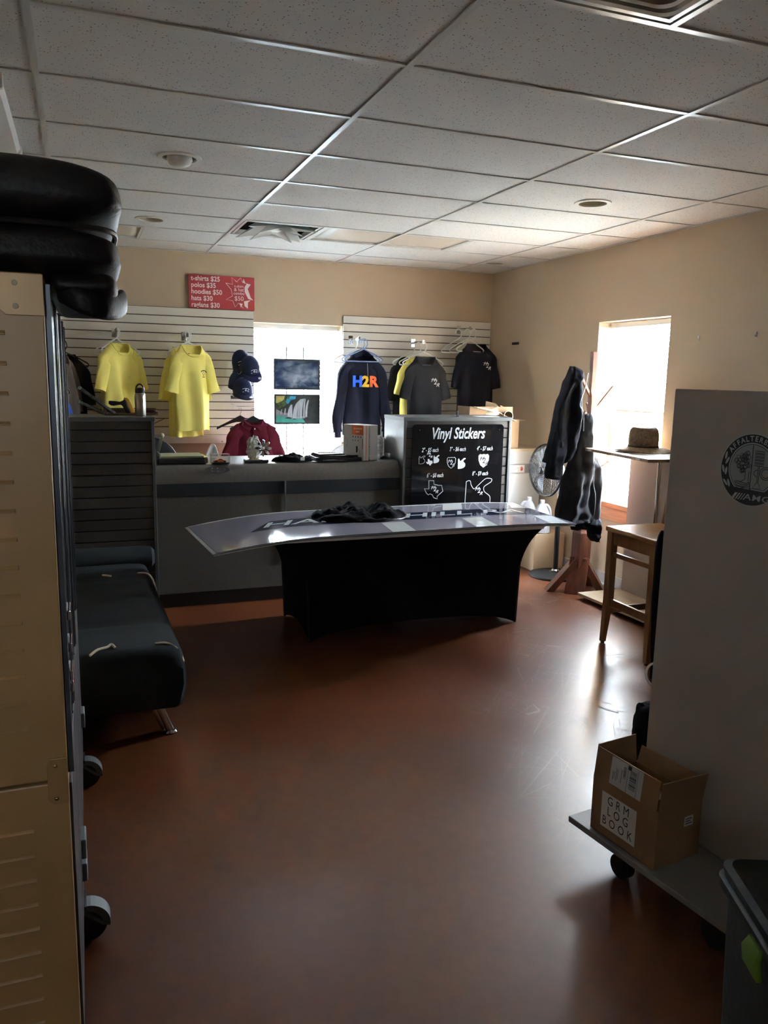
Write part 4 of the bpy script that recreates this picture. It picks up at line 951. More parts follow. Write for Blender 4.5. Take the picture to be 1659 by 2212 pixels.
# little clear case by the tower and wrapped roll
t = thing('display_case', 'tiny clear case with a dark model inside, by the right tower', 'display case', (1.105, 3.08, ZC))
obj('case', M().bx(-.045, .045, -.028, -.0265, 0, .045).bx(-.045, .045, .0265, .028, 0, .045).bx(-.045, -.0435, -.0265, .0265, 0, .045).bx(.0435, .045, -.0265, .0265, 0, .045).bx(-.045, .045, -.028, .028, .045, .0465), clear, t)
obj('model', P2([(-.034, .004), (-.034, .014), (-.02, .018), (-.008, .026), (.010, .025), (.020, .016), (.034, .012), (.034, .004)], .026), ink, t, bev=.002)
t = thing('paper_roll', 'plastic-wrapped pale roll standing on counter against the right tower', 'roll', (1.125, 3.30, ZC))
obj('roll', M().lathe([(.045, 0), (.052, .01), (.055, .08), (.050, .14), (.035, .165), (.01, .17)], 24), crm, t, smooth=True)
obj('label', M().bx(-.057, -.0545, -.02, .02, .03, .11), mat('blue_label', (.10, .12, .25), .5, var=(60, .9)), t)

# behind the counter ----------------------------------------------
t = thing('office_chair', 'black rounded office chair back behind the counter at left', 'chair', (-.62, 3.98, 0))
def oval(cx, cz, rx, rz, y, n=28, top=1.0): return [(cx+rx*math.cos(2*PI*j/n), y, cz+rz*math.sin(2*PI*j/n)) for j in range(n)]
obj('backrest', M().loft([oval(0, .92, .20, .19, -.02), oval(0, .92, .235, .22, 0), oval(0, .92, .235, .22, .03), oval(0, .92, .20, .19, .05)]), mat('dark_mesh', (.02, .024, .03), .7, bump=(150, .3), var=(8, .1)), t, smooth=True)
obj('back_rim', M().tube(oval(0, .92, .235, .22, .015), .012, 8, closed=True), blackp, t, smooth=True)
obj('seat', M().lathe([(.20, .44), (.24, .46), (.25, .49), (.22, .52), (.02, .53)], 28, Matrix.Translation((0, -.2, 0))), blackp, t, smooth=True)
obj('stem', M().cyl((0, -.2, .08), (0, -.2, .44), .025), chrome, t)
obj('back_support', M().tube([(0, .06, .85), (0, .09, .60), (0, -.05, .47)], .02, 8), blackp, t, smooth=True)
for k in range(5):
    a = 2*PI*k/5+.3; d = Vector((math.cos(a), math.sin(a), 0)); obj('leg', M().bar(Vector((0, -.2, .09)), Vector((0, -.2, .07))+d*.27, .04, .03), blackp, t, bev=.005)
    p = Vector((0, -.2, .028))+d*.27; obj('caster', M().cyl(p-Vector((-d.y, d.x, 0))*.02, p+Vector((-d.y, d.x, 0))*.02, .028, n=16), blackp, t, smooth=True)
t = thing('shell_chair', 'white plastic shell chair back showing above the counter left half', 'chair', (-.14, 3.80, 0), R(-15))
def shell_chair(t, W=.20, zt=1.10, skew=0, material=plastic_w, nar=.35):
    def bk(u, v):
        x = (-1+2*u)*W*(1-nar*v**(3 if nar < .5 else 1.5)); z = .62+(zt-.62)*v-.07*abs(2*u-1)**2.5*v+skew*x*v; y = .10+.09*v-.10*(2*u-1)**2*.5; return (x, y, z)
    obj('shell', M().grid(20, 14, bk), material, t, smooth=True, solid=.012)
    def se(u, v): return ((-1+2*u)*W*1.02, -.28+.40*v, .60+.03*(2*u-1)**2-.02*math.sin(PI*v))
    obj('seat', M().grid(14, 12, se), material, t, smooth=True, solid=.012)
    for sx in (-1, 1):
        for (yt, ybm) in ((-.22, -.27), (.08, .14)): obj('leg', M().cyl((sx*W*.75, yt, .60), (sx*W*.95, ybm, 0), .011, n=10), chrome, t)
shell_chair(t, .17, 1.088, skew=-.25, nar=.78)
t = thing('shell_chair', 'white plastic shell chair back behind the frame stack', 'chair', (1.12, 3.85, 0), R(0))
shell_chair(t, .27, 1.075, skew=.06)

# back right: white cabinet, boxes, rolls -------------------------
t = thing('storage_cabinet', 'white cabinet with a grey band standing in the far right corner', 'cabinet', (2.52, 3.82, 0))
cabm = mat('cabinet_white', (.60, .62, .60), .35, var=(4, .04))
x0, x1, y0, y1 = 2.13, 2.87, 3.60, 4.05
obj('carcass', M().bx(x0, x1, y0, y1, 0, 1.02), cabm, t, world=True, bev=.003)
obj('worktop', M().bx(x0-.01, x1+.005, y0-.012, y1+.0, 1.02, 1.045), birch, t, world=True, bev=.002)
obj('grey_band', M().bx(x0, x1, y0-.004, y0-.0005, .82, .905), mat('band_grey', (.25, .26, .27), .4, var=(6, .05)), t, world=True)
for k in range(2): obj('door', M().bx(x0+.01+k*.365, x0+.365+k*.365, y0-.016, y0-.0005, .06, .815), cabm, t, world=True, bev=.002)
obj('notice', M().bx(2.49, 2.695, y0-.008, y0-.0045, .825, .895), paper, t, world=True)
red = mat('stamp_red', (.55, .05, .03), .6, var=(20, .1))
hand = [M().ball((2.664, y0-.0085, .853), .011, .001, .013, 12, 6)]
for k, (dx, dz) in enumerate(((-.009, .020), (-.003, .025), (.003, .025), (.009, .020), (.015, .006))): hand.append(M().ball((2.664+dx, y0-.0085, .853+dz*.8), .0028, .001, .008, 8, 5))
obj('hand_symbol', join(*hand), red, t, world=True)
obj('notice_lines', M().bx(2.53, 2.56, y0-.0088, y0-.0082, .862, .866).bx(2.575, 2.60, y0-.0088, y0-.0082, .855, .859).bx(2.61, 2.63, y0-.0088, y0-.0082, .868, .871), mat('pale_ink', (.45, .45, .45), .6, var=(9, .1)), t, world=True)
t = thing('carton', 'tall light brown carton standing on the white corner cabinet', 'box', (2.49, 3.78, 1.0455))
obj('body', M().bx(-.16, .16, -.13, .13, 0, .26), card_l, t, bev=.002)
obj('flap', M().bx(.16, .225, -.13, .13, .255, .259), card_l, t); obj('flap', M().bx(-.225, -.16, -.13, .13, .255, .259), card_l, t)
obj('open_edge', M().bx(-.16, .16, -.131, .131, .26, .264), card_l, t)
t = thing('open_carton', 'brown open carton with torn flaps lying on top behind the right tower', 'box', (2.22, 3.50, 1.31))
cm = mat('cardboard_dark', (.19, .115, .06), .8, bump=(50, .08), var=(10, .07))
o_ = obj('body', M().bx(-.22, .20, -.12, -.114, 0, .125).bx(-.22, -.214, -.114, .12, 0, .125).bx(-.22, .20, -.12, .12, -.0, .006).bx(-.22, .20, .114, .12, 0, .10), cm, t)
obj('flap', M().add([(-.22, -.12, .125), (.02, -.13, .10), (.03, -.20, .075), (-.20, -.22, .122)], [(0, 1, 2, 3)]), card_l, t, solid=.004)
obj('flap', M().add([(.0, -.10, .105), (.20, -.12, .0), (.22, -.16, .0), (.02, -.16, .09)], [(0, 1, 2, 3)]), card_l, t, solid=.004)
obj('flap', M().add([(.05, .12, .02), (.06, .12, .165), (.16, .12, .145), (.22, .12, .09), (.24, .12, .02)], [(0, 1, 2, 3, 4)]), cm, t, solid=.004)
obj('flap', M().add([(.13, -.05, .0), (.14, .0, .135), (.20, .05, .12), (.28, .05, .05), (.25, .0, .0)], [(0, 1, 2, 3, 4)]), cm, t, solid=.004)
t = thing('stacking_box', 'low brown box under the open torn carton behind the right tower', 'box', (2.22, 3.45, 1.0455))
obj('body', M().bx(-.09, .09, -.16, .16, 0, .262), card_l, t, bev=.002); t.location = (2.21, 3.50, 1.0455); t.location.y = 3.76
for (a, b, r_, lb) in (((2.33, 3.36, 1.40), (2.43, 3.62, 1.335), .042, 'cream paper roll leaning at right end of the torn carton'), ((2.03, 3.30, 1.435), (2.16, 3.45, 1.33), .030, 'cream paper roll lying among the torn carton flaps')):
    pass
creamr = mat('cream_paper', (.72, .66, .50), .6, var=(9, .03))
t = thing('paper_roll', 'cream paper roll lying at right end of the torn carton', 'roll', (2.40, 3.42, 1.352))
obj('sheet', M().lathe([(.048, -.13), (.043, .0), (.038, .13), (.034, .13), (.039, 0), (.044, -.13)], 28, Matrix.Rotation(R(62), 4, 'Z') @ Matrix.Rotation(R(-84), 4, 'Y'), False, False), creamr, t, smooth=True)
t = thing('paper_roll', 'cream paper roll lying inside the torn carton, left one', 'roll', (2.13, 3.43, 1.352))
obj('sheet', M().lathe([(.034, -.16), (.034, .16), (.030, .16), (.030, -.16)], 24, Matrix.Rotation(R(-25), 4, 'Z') @ Matrix.Rotation(R(72), 4, 'Y'), False, False), creamr, t, smooth=True)
tag(obj('paper_sheet', M().bx(1.86, 2.04, 2.92, 3.05, ZT, ZT+.0015), paper), 'white paper sheet lying on top of the right tower', 'paper')
# carton on the floor with two jugs
t = thing('carton', 'large tan carton on the floor under the fan, below the jugs', 'box', (2.68, 3.30, 0))
obj('body', M().bx(2.56, 2.87, 3.14, 3.50, 0, .33), card_l, t, world=True, bev=.003)
obj('tape', M().bx(2.70, 2.75, 3.138, 3.502, .3302, .331), mat('tan_tape', (.42, .30, .17), .3, var=(9, .05)), t, world=True)
obj('print_mark', M().bx(2.5585, 2.5598, 3.20, 3.27, .255, .285).bx(2.5585, 2.5598, 3.31, 3.35, .235, .26).bx(2.5585, 2.5598, 3.36, 3.38, .19, .215), ink, t, world=True)
def jug(loc, rz, lab):
    t = thing('plastic_jug', lab, 'jug', loc, rz)
    prof = [(.060, 0), (.074, .006), (.077, .02), (.077, .135), (.074, .155), (.060, .195), (.040, .235), (.024, .258), (.022, .262)]
    obj('body', M().lathe(prof, 32), jug_m, t, smooth=True)
    obj('neck', M().lathe([(.019, .258), (.019, .285), (.016, .287)], 20), jug_m, t, smooth=True)
    obj('cap', M().lathe([(.021, .272), (.021, .292), (.018, .294)], 20), plastic_w, t, smooth=True)
    obj('handle', M().tube(spline([(.024, 0, .250), (.050, 0, .245), (.072, 0, .205), (.078, 0, .15)], 5), .011, 10), jug_m, t, smooth=True)
    return t
j1 = jug((2.67, 3.22, .332), R(-25), 'milky plastic jug in front, on the tan carton by the fan')
dup(j1, (2.645, 3.40, .332), (0, 0, R(160)), 'milky plastic jug behind the front one on the tan carton')

# fan -------------------------------------------------------------
t = thing('pedestal_fan', 'black pedestal fan with wire guard beside the coat rack', 'fan', (2.665, 2.95, 0))
obj('base', M().lathe([(.215, 0), (.222, .006), (.218, .018), (.16, .032), (.05, .040), (.045, .045)], 48), mat('fan_base', (.014, .014, .016), .6, bump=(60, .3), var=(12, .2)), t, smooth=True)
obj('base_collar', M().lathe([(.038, .040), (.038, .052), (.028, .062), (.025, .064)], 28), chrome, t, smooth=True)
obj('lower_pole', M().cyl((0, 0, .06), (0, 0, .52), .022), blackm, t, smooth=True)
obj('pole_collar', M().lathe([(.026, .515), (.028, .53), (.022, .555)], 24), blackp, t, smooth=True); obj('knob', M().cyl((.02, -.01, .535), (.055, -.03, .535), .012, n=14), blackp, t, smooth=True)
obj('upper_pole', M().cyl((0, 0, .54), (0, 0, .86), .016), chrome, t, smooth=True)
obj('tilt_bracket', M().bx(-.045, .025, -.03, .03, .85, .90), blackm, t, bev=.006)
tilt = Matrix.Translation((-.155, -.01, .925)) @ Matrix.Rotation(R(6), 4, 'Z') @ Matrix.Rotation(R(-90), 4, 'Y')   # local +Z points to -X
obj('motor', M().lathe([(.03, -.17), (.055, -.155), (.062, -.09), (.058, -.05), (.03, -.04)], 28, tilt), mat('motor_grey', (.45, .46, .48), .3, metal=.6, var=(9, .05)), t, smooth=True)
g = M(); Rg = .215
for sgn_, zc, dz in ((1, .03, .045), (-1, -.03, -.03)):
    for i in range(1, 14):
        r_ = Rg*i/14; z = dz*(1-(r_/Rg)**2.5)+sgn_*.008
        g.tube([tuple(tilt @ Vector((r_*math.cos(a), r_*math.sin(a), z))) for a in [2*PI*j/36 for j in range(36)]], .0015, 4, closed=True)
obj('guard_rings', g, blackm, t)
g = M()
for sgn_, dz in ((1, .045), (-1, -.03)):
    for k in range(28):
        a0 = 2*PI*k/28
        g.tube([tuple(tilt @ Vector((r_*math.cos(a0+.5*r_/Rg*sgn_), r_*math.sin(a0+.5*r_/Rg*sgn_), dz*(1-(r_/Rg)**2.5)+sgn_*.008))) for r_ in [Rg*q/6+.001 for q in range(7)]], .0016, 4)
obj('guard_spokes', g, blackm, t)
obj('guard_rim', M().tube([tuple(tilt @ Vector((Rg*math.cos(a), Rg*math.sin(a), 0))) for a in [2*PI*j/64 for j in range(64)]], .010, 8, closed=True), blackm, t, smooth=True)
obj('hub_badge', M().lathe([(.032, .050), (.032, .058), (.02, .062)], 24, tilt), blackp, t, smooth=True)
obj('hub_stripe', M().bx(-.004, .004, -.018, .018, .062, .063, tilt @ Matrix.Rotation(R(75), 4, 'Z')), plastic_w, t)
blm = mat('fan_blade', (.40, .42, .45), .35, metal=.5, var=(9, .05))
for k in range(3):
    T = tilt @ Matrix.Rotation(2*PI*k/3+.4, 4, 'Z')
    def bl(u, v): r_ = .03+.165*u; a = (-.45+.95*v)*(.55+.5*u); return T @ Vector((r_*math.cos(a), r_*math.sin(a), -.012+.030*(v-.5)*(.6+.6*u)))
    obj('blade', M().grid(8, 8, bl), blm, t, smooth=True, solid=.002)
obj('power_cord', M().tube(spline([(.02, -.02, .87), (.08, -.01, .80), (.06, -.03, .66), (.07, -.06, .55), (.10, -.10, .44), (.17, -.10, .34), (.14, -.10, .20), (.17, -.04, .06), (.19, .08, .012)], 6), .0035, 6), blackp, t, smooth=True)

# ------------------------------------------------------------------ coat rack
t = thing('coat_rack', 'tall reddish wooden coat rack with four splayed feet', 'coat rack', (2.58, 2.47, 0))
path = [(-.003, .20, .055), (0, .48, .055), (0, .50, .048), (.012, 1.00, .028), (.018, 1.25, .024), (.015, 1.40, .022), (.018, 1.50, .027), (.014, 1.56, .024), (.002, 1.60, .018), (.006, 1.70, .018), (.008, 1.78, .021), (.006, 1.895, .021)]
rg = [[(x-h, -h, z), (x+h, -h, z), (x+h, h, z), (x-h, h, z)] for x, z, h in path]
obj('post', M().loft(rg), redwood, t, bev=.003)
for (dx, dy) in ((-.25, .10), (-.10, -.10), (.17, -.13), (.20, .16)):
    d = Vector((dx, dy, 0)); nrm = d.normalized(); p0 = nrm*.04+Vector((0, 0, .285)); p1 = Vector((dx, dy, .018))
    s_ = 1.0
    if abs(dy+.10) < .001: p1 = Vector((-.11, -.09, .018))
    hw_ = .075 if dx == -.10 else .055
    q = M(); a = p0; b = p1; side = Vector((-nrm.y, nrm.x, 0))
    v = [a-side*hw_, a+side*hw_, a+side*hw_-nrm*.05+Vector((0, 0, -.02)), a-side*hw_-nrm*.05+Vector((0, 0, -.02))]
    w2 = [b-side*hw_, b+side*hw_, b+side*hw_-nrm*.06, b-side*hw_-nrm*.06]
    w2 = [Vector((p.x, p.y, .0)) for p in w2]
    q.loft([[tuple(p) for p in v], [tuple(p) for p in w2]]); obj('foot', q, redwood, t, bev=.003)
for a, b in (((-.005, 0, 1.555), (-.105, -.02, 1.69)), ((.03, 0, 1.435), (.205, .0, 1.635)), ((.02, 0, .93), (.20, -.02, 1.045)), ((.015, .01, 1.38), (.04, .10, 1.50)), ((.0, -.02, 1.33), (-.12, -.10, 1.44))):
    obj('peg', M().bar(a, b, .020, .020, (0, 1, 0)), redwood, t, bev=.003)

def drape(name, lab, cat, rows, y, dep, fabric, seed=0, fold=.012, base=None, k=26):
    # rows: (z, xl, xr) top to bottom
    zmin = rows[-1][0]; t = thing(name, lab, cat, ((rows[0][1]+rows[0][2])/2, y, zmin))
    rnd = random.Random(seed); ph = [rnd.random()*6 for _ in range(5)]
    return t, body(rows, y, dep, seed, fold, k)
def body(rows, y, dep, seed=0, fold=.012, k=26, n=64, cap=True):
    rnd = random.Random(seed); ph = [rnd.random()*6 for _ in range(5)]
    P = spline([(xl, xr, z) for z, xl, xr in rows], 6); rings = []; N_ = len(P)
    for i, p in enumerate(P):
        q = i/(N_-1); d = dep*min(1, .35+2.5*q)*(1-.15*q); c = (p.x+p.y)/2; hw = max(.004, (p.y-p.x)/2); ring = []
        for j in range(n):
            a = 2*PI*j/n; x = hw*sup(math.cos(a), .8); yy = -d*sup(math.sin(a), .8)
            f = fold*min(1, q*2.5)*(math.sin(x*k+ph[0]+q*2)+.7*math.sin(x*k*1.9+ph[1]-q*3)+.4*math.sin(q*14+ph[2]+x*9)+1.1*noise.noise(Vector((x*16, q*7+seed, a*.3)))+.8*noise.noise(Vector((x*34, q*18+seed, a*.6))))
            ring.append((c+x, y+yy+f*(.4+.6*abs(math.sin(a))), p.z+.004*math.sin(5*a+ph[3])))
        rings.append(ring)
    return M().loft(rings, cap, cap)
t, b = drape('jacket', 'black zip jacket hanging by its collar from the left upper peg', 'jacket',
    [(1.776, 2.338, 2.352), (1.745, 2.325, 2.43), (1.70, 2.312, 2.435), (1.662, 2.296, 2.42), (1.574, 2.262, 2.432), (1.493, 2.231, 2.432), (1.38, 2.212, 2.431), (1.28, 2.198, 2.428), (1.20, 2.185, 2.42), (1.12, 2.168, 2.40), (1.075, 2.16, 2.36), (1.055, 2.155, 2.31)], 2.40, .085, jacket_m, 3, .014)
obj('body', b, jacket_m, t, world=True, smooth=True, ang=80)
obj('sleeve', body([(1.30, 2.20, 2.32), (1.15, 2.17, 2.31), (1.06, 2.152, 2.285), (.99, 2.141, 2.275), (.945, 2.15, 2.27), (.936, 2.20, 2.262)], 2.36, .05, 9, .006), jacket_m, t, world=True, smooth=True, ang=80)
obj('zip_edge', M().tube(spline([(2.43, 2.31, 1.73), (2.405, 2.30, 1.62), (2.365, 2.295, 1.50), (2.40, 2.295, 1.44), (2.415, 2.30, 1.30)], 6), .003, 6), mat('zip_metal', (.45, .46, .5), .3, metal=.8, var=(60, .3)), t, world=True, smooth=True)
t, b = drape('hoodie', 'black zip hoodie with knotted sleeve hanging in front on the coat rack', 'hoodie',
    [(1.430, 2.435, 2.450), (1.415, 2.405, 2.478), (1.377, 2.392, 2.488), (1.30, 2.375, 2.497), (1.237, 2.361, 2.505), (1.15, 2.335, 2.525), (1.076, 2.307, 2.555), (1.009, 2.290, 2.585), (.904, 2.260, 2.595), (.821, 2.240, 2.598), (.731, 2.224, 2.598), (.653, 2.221, 2.595), (.608, 2.235, 2.555), (.60, 2.25, 2.54)], 2.26, .065, jacket_m, 6, .021)
FAR = lambda m: mapm(m, lambda v: Vector((-1.112+(v.x+1.112)*1.0165, v.y+.125, 1.677+(v.z-1.677)*1.0165)))
dark_g = mat('charcoal_fleece', (.032, .032, .036), .92, spec=.12, bump=(260, 0.07), var=(7, .2))
obj('body', FAR(b), dark_g, t, world=True, smooth=True, ang=80)
obj('hem', FAR(body([(.625, 2.345, 2.50), (.60, 2.345, 2.50), (.565, 2.352, 2.495), (.548, 2.36, 2.49)], 2.25, .05, 2, .004)), jacket_m, t, world=True, smooth=True)
obj('knotted_cuff', FAR(body([(.63, 2.52, 2.585), (.60, 2.49, 2.592), (.55, 2.482, 2.592), (.50, 2.49, 2.588), (.465, 2.52, 2.58), (.455, 2.54, 2.57)], 2.22, .045, 4, .010, 60)), jacket_m, t, world=True, smooth=True, ang=60)
obj('zipper', FAR(M().tube(spline([(2.470, 2.17, 1.30), (2.478, 2.165, 1.18), (2.467, 2.160, 1.14), (2.460, 2.155, .929), (2.486, 2.155, .816), (2.485, 2.155, .672), (2.467, 2.16, .60)], 6), .0028, 6)), MT['zip_metal'], t, world=True, smooth=True)
obj('chest_patch', FAR(M().bx(2.488, 2.515, 2.172, 2.174, 1.085, 1.10)), logo_w, t, world=True)

# ------------------------------------------------------------------ side display stand with hat, and stool
t = thing('display_stand', 'pale wooden display stand with shelf, steel post and low base at right wall', 'display stand', (2.6, 1.9, 0))
obj('shelf', M().add([(2.45, 2.31, 1.15), (2.36, 1.48, 1.15), (2.82, 1.42, 1.15), (2.86, 2.27, 1.15), (2.45, 2.31, 1.172), (2.36, 1.48, 1.172), (2.82, 1.42, 1.172), (2.86, 2.27, 1.172)], [(0, 1, 2, 3), (7, 6, 5, 4), (4, 5, 1, 0), (5, 6, 2, 1), (6, 7, 3, 2), (7, 4, 0, 3)]), birch, t, world=True, bev=.001)
obj('shelf_edging', M().add([(2.449, 2.31, 1.151), (2.359, 1.48, 1.151), (2.359, 1.48, 1.171), (2.449, 2.31, 1.171)], [(0, 1, 2, 3)]).add([(2.36, 1.479, 1.151), (2.82, 1.419, 1.151), (2.82, 1.419, 1.171), (2.36, 1.479, 1.171)], [(0, 1, 2, 3)]), ply, t, world=True, solid=.002)
obj('tape_patch', M().add([(2.4432, 2.27, 1.153), (2.4377, 2.22, 1.153), (2.4377, 2.22, 1.169), (2.4432, 2.27, 1.169)], [(0, 1, 2, 3)]).add([(2.3745, 1.625, 1.153), (2.3690, 1.575, 1.153), (2.3690, 1.575, 1.169), (2.3745, 1.625, 1.169)], [(0, 1, 2, 3)]), paper, t, world=True, solid=.002)
obj('base_board', M().add([(2.43, 2.27, .03), (2.46, 1.52, .03), (2.82, 1.50, .03), (2.86, 2.27, .03), (2.43, 2.27, .052), (2.46, 1.52, .052), (2.82, 1.50, .052), (2.86, 2.27, .052)], [(0, 1, 2, 3), (7, 6, 5, 4), (4, 5, 1, 0), (5, 6, 2, 1), (6, 7, 3, 2), (7, 4, 0, 3)]), birch, t, world=True, bev=.002)
for p in ((2.50, 2.2), (2.52, 1.6), (2.80, 2.2), (2.78, 1.6)): obj('glide', M().cyl((*p, 0), (*p, .03), .02, n=14), blackp, t, world=True)
obj('back_panel', M().bx(2.815, 2.835, 1.50, 2.24, .052, 1.15), grey_panel, t, world=True, bev=.002)
obj('post', M().cyl((2.50, 1.53, .052), (2.50, 1.53, 1.15), .013, n=16), chrome, t, world=True, smooth=True)
# hat
t = thing('straw_hat', 'brown straw hat with wide brim resting on the display stand shelf', 'hat', (2.69, 1.95, 1.173), R(10))
rings = []
prof = [(.200, .012), (.188, .012), (.15, .022), (.118, .030), (.108, .036), (.109, .085), (.107, .130), (.100, .160), (.084, .180), (.055, .185), (.01, .176)]
def hp(i, j, n=56):
    r_, z = prof[i]; a = 2*PI*j/n; zz = z
    if i < 4: zz = z+.010*math.cos(2*a)*(1 if i < 2 else .4)-.006*(i < 1)
    if i > 7: zz -= .016*abs(math.sin(a+.5))*(i-7)/3
    return (r_*1.02*math.cos(a), r_*.95*math.sin(a), max(.002, zz))
obj('brim', M().loft([[hp(i, j) for j in range(56)] for i in range(5)], False, False), mat('straw_brim', (.27, .19, .11), .8, bump=(140, .8), var=(50, .35)), t, smooth=True, solid=.004)
obj('crown', M().loft([[hp(i, j) for j in range(56)] for i in range(4, 11)], False, True), straw, t, smooth=True)
obj('hat_band', M().tube([(.110*math.cos(a)*1.0, .104*math.sin(a), .042) for a in [2*PI*j/48 for j in range(48)]], .005, 6, closed=True), mat('dark_band_cord', (.08, .05, .03), .7, var=(20, .2)), t, smooth=True)
# stool
t = thing('bar_stool', 'oak bar stool with saddle seat and tall back in front of grey panel', 'stool', (2.2, 1.12, 0), 0)
def seatf(u, v):
    x = 1.972+.45*u; y = .885+.48*v; ex = .05*math.sin(PI*v)*(1 if u < .01 else 0)
    return (x-.012*math.sin(PI*v)*(1-u), y, .752-.014*math.sin(PI*v)*math.sin(PI*min(1, u*1.1))**.7+.008*(1-abs(2*v-1))*math.exp(-u*8))
def rsq(u, v): return seatf(u, v)
obj('seat', M().grid(20, 20, seatf), oak, t, world=True, smooth=True, solid=.030, bev=.008)
obj('apron', M().bx(2.0, 2.02, .93, 1.33, .655, .735).bx(2.02, 2.40, .925, .945, .655, .735).bx(2.02, 2.40, 1.315, 1.335, .655, .735), oakleg, t, world=True, bev=.002)
for (tx, ty, bx_, by) in ((2.01, .925, 1.987, .905), (2.01, 1.335, 1.987, 1.335), (2.39, .93, 2.43, .905), (2.39, 1.33, 2.43, 1.345)):
    q = M(); a, b = .024, .015
    q.loft([[(bx_-b, by-b, .012), (bx_+b, by-b, .012), (bx_+b, by+b, .012), (bx_-b, by+b, .012)], [(tx-a, ty-a, .30), (tx+a, ty-a, .30), (tx+a, ty+a, .30), (tx-a, ty+a, .30)], [(tx-a, ty-a, .74), (tx+a, ty-a, .74), (tx+a, ty+a, .74), (tx-a, ty+a, .74)]])
    o_ = obj('leg', q, oakleg, t, world=True, bev=.002); obj('glide', M().cyl((bx_, by, 0), (bx_, by, .012), .012, n=12), blackp, o_, world=True)
obj('side_stretcher', M().bx(2.002, 2.022, .945, 1.315, .25, .30), oakleg, t, world=True, bev=.003); obj('upper_rail', M().bx(2.004, 2.02, .945, 1.315, .575, .605), oakleg, t, world=True, bev=.003)
for y in (.93, 1.33): obj('side_stretcher', M().bx(2.03, 2.40, y-.01, y+.01, .20, .24), oakleg, t, world=True, bev=.003)
for y in (.93, 1.33): obj('back_post', M().bar((2.40, y, .74), (2.455, y, 1.10), .032, .026, (1, 0, 0), .024), oakleg, t, world=True, bev=.003)
obj('back_rail', M().bx(2.435, 2.455, .945, 1.315, 1.02, 1.09), oak, t, world=True, bev=.004); obj('back_rail', M().bx(2.418, 2.436, .945, 1.315, .88, .93), oak, t, world=True, bev=.004)
# dark garment and white cable beside the stool
t = thing('garment_bag', 'narrow dark blue garment bag hanging beside the stool, behind grey panel', 'bag', (1.93, .72, .1))
obj('cloth', body([(.86, 1.86, 1.95), (.80, 1.845, 1.98), (.6, 1.84, 2.0), (.4, 1.845, 2.0), (.2, 1.86, 1.99), (.0, 1.87, 1.98)], .72, .03, 12, .005), tee_navy, t, world=True, smooth=True)
t = thing('cable_coil', 'white cable loop on the floor behind the grey panel edge', 'cable', (1.785, .55, 0))
obj('cable', M().tube(spline([(.0, .0, .006), (-.03, .06, .05), (.0, .10, .10), (.08, .12, .11), (.16, .08, .06), (.14, .0, .012), (.05, -.03, .006)], 6, True), .007, 8, closed=True), plastic_w, t, smooth=True)
t = thing('backpack', 'black bag standing on floor just behind the cardboard box', 'bag', (.95, -.36, 0))
obj('bag_body', body([(.37, .99, 1.02), (.35, .97, 1.08), (.28, .955, 1.11), (.15, .965, 1.12), (.0, .965, 1.10)], -.30, .09, 22, .008), black_cloth, t, world=True, smooth=True)
obj('strap', M().tube(spline([(.99, -.36, .35), (.962, -.39, .31), (.960, -.40, .26), (.975, -.38, .19)], 5), .008, 6), plastic_w, t, world=True, smooth=True)

# ------------------------------------------------------------------ table with stretch cover and sheets
t = thing('covered_table', 'long table under a tight black stretch cover that pulls in at the legs', 'table', (.90, 2.05, 0))
TL, TR_, TN, TF, HT = -.15, 1.74, 1.66, 2.42, .735
feet = [Vector((.175, 1.90, 0)), Vector((1.663, 1.90, 0)), Vector((1.66, 2.30, 0)), Vector((.165, 2.50, 0))]
tops = [Vector((TL, TN, HT)), Vector((TR_, TN, HT)), Vector((TR_, TF, HT)), Vector((TL, TF, HT))]
nS = 24; rings = []; NV = 22
for i in range(NV+1):
    k = i/NV; row = []
    def corner(c):
        f = feet[c]; tp = tops[c]; w_ = (1-k)**4.0
        return Vector((f.x+(tp.x-f.x)*w_, f.y+(tp.y-f.y)*w_, 0))
    for c in range(4):
        a, b = corner(c), corner((c+1) % 4); d = b-a; nrm = Vector((d.y, -d.x, 0)).normalized()
        L_ = d.length
        for s in range(nS):
            u = s/nS; p = a.lerp(b, u); bow = math.sin(PI*u)**.8
            inw = (.05 if c in (0, 2) else .035)*bow*math.sin(PI*min(1, k*1.05))**1
            edge = min(u, 1-u)*L_
            hem = .085*(1-math.exp(-edge/.18))
            z = HT-(HT-hem)*k
            row.append((p.x-nrm.x*inw, p.y-nrm.y*inw, z))
    rings.append(row)
obj('stretch_cover', M().loft(rings, True, False), black_cloth, t, world=True, smooth=True, ang=70)
obj('tabletop', M().bx(TL+.02, TR_-.02, TN+.02, TF-.02, HT-.035, HT-.005), plastic_w, t, world=True)
for f, tp in zip(feet, tops): obj('leg', M().cyl((f.x, f.y, .0), (f.x+(tp.x-f.x)*.1, f.y+(tp.y-f.y)*.1, HT-.035), .010, n=10), blackm, t, world=True)
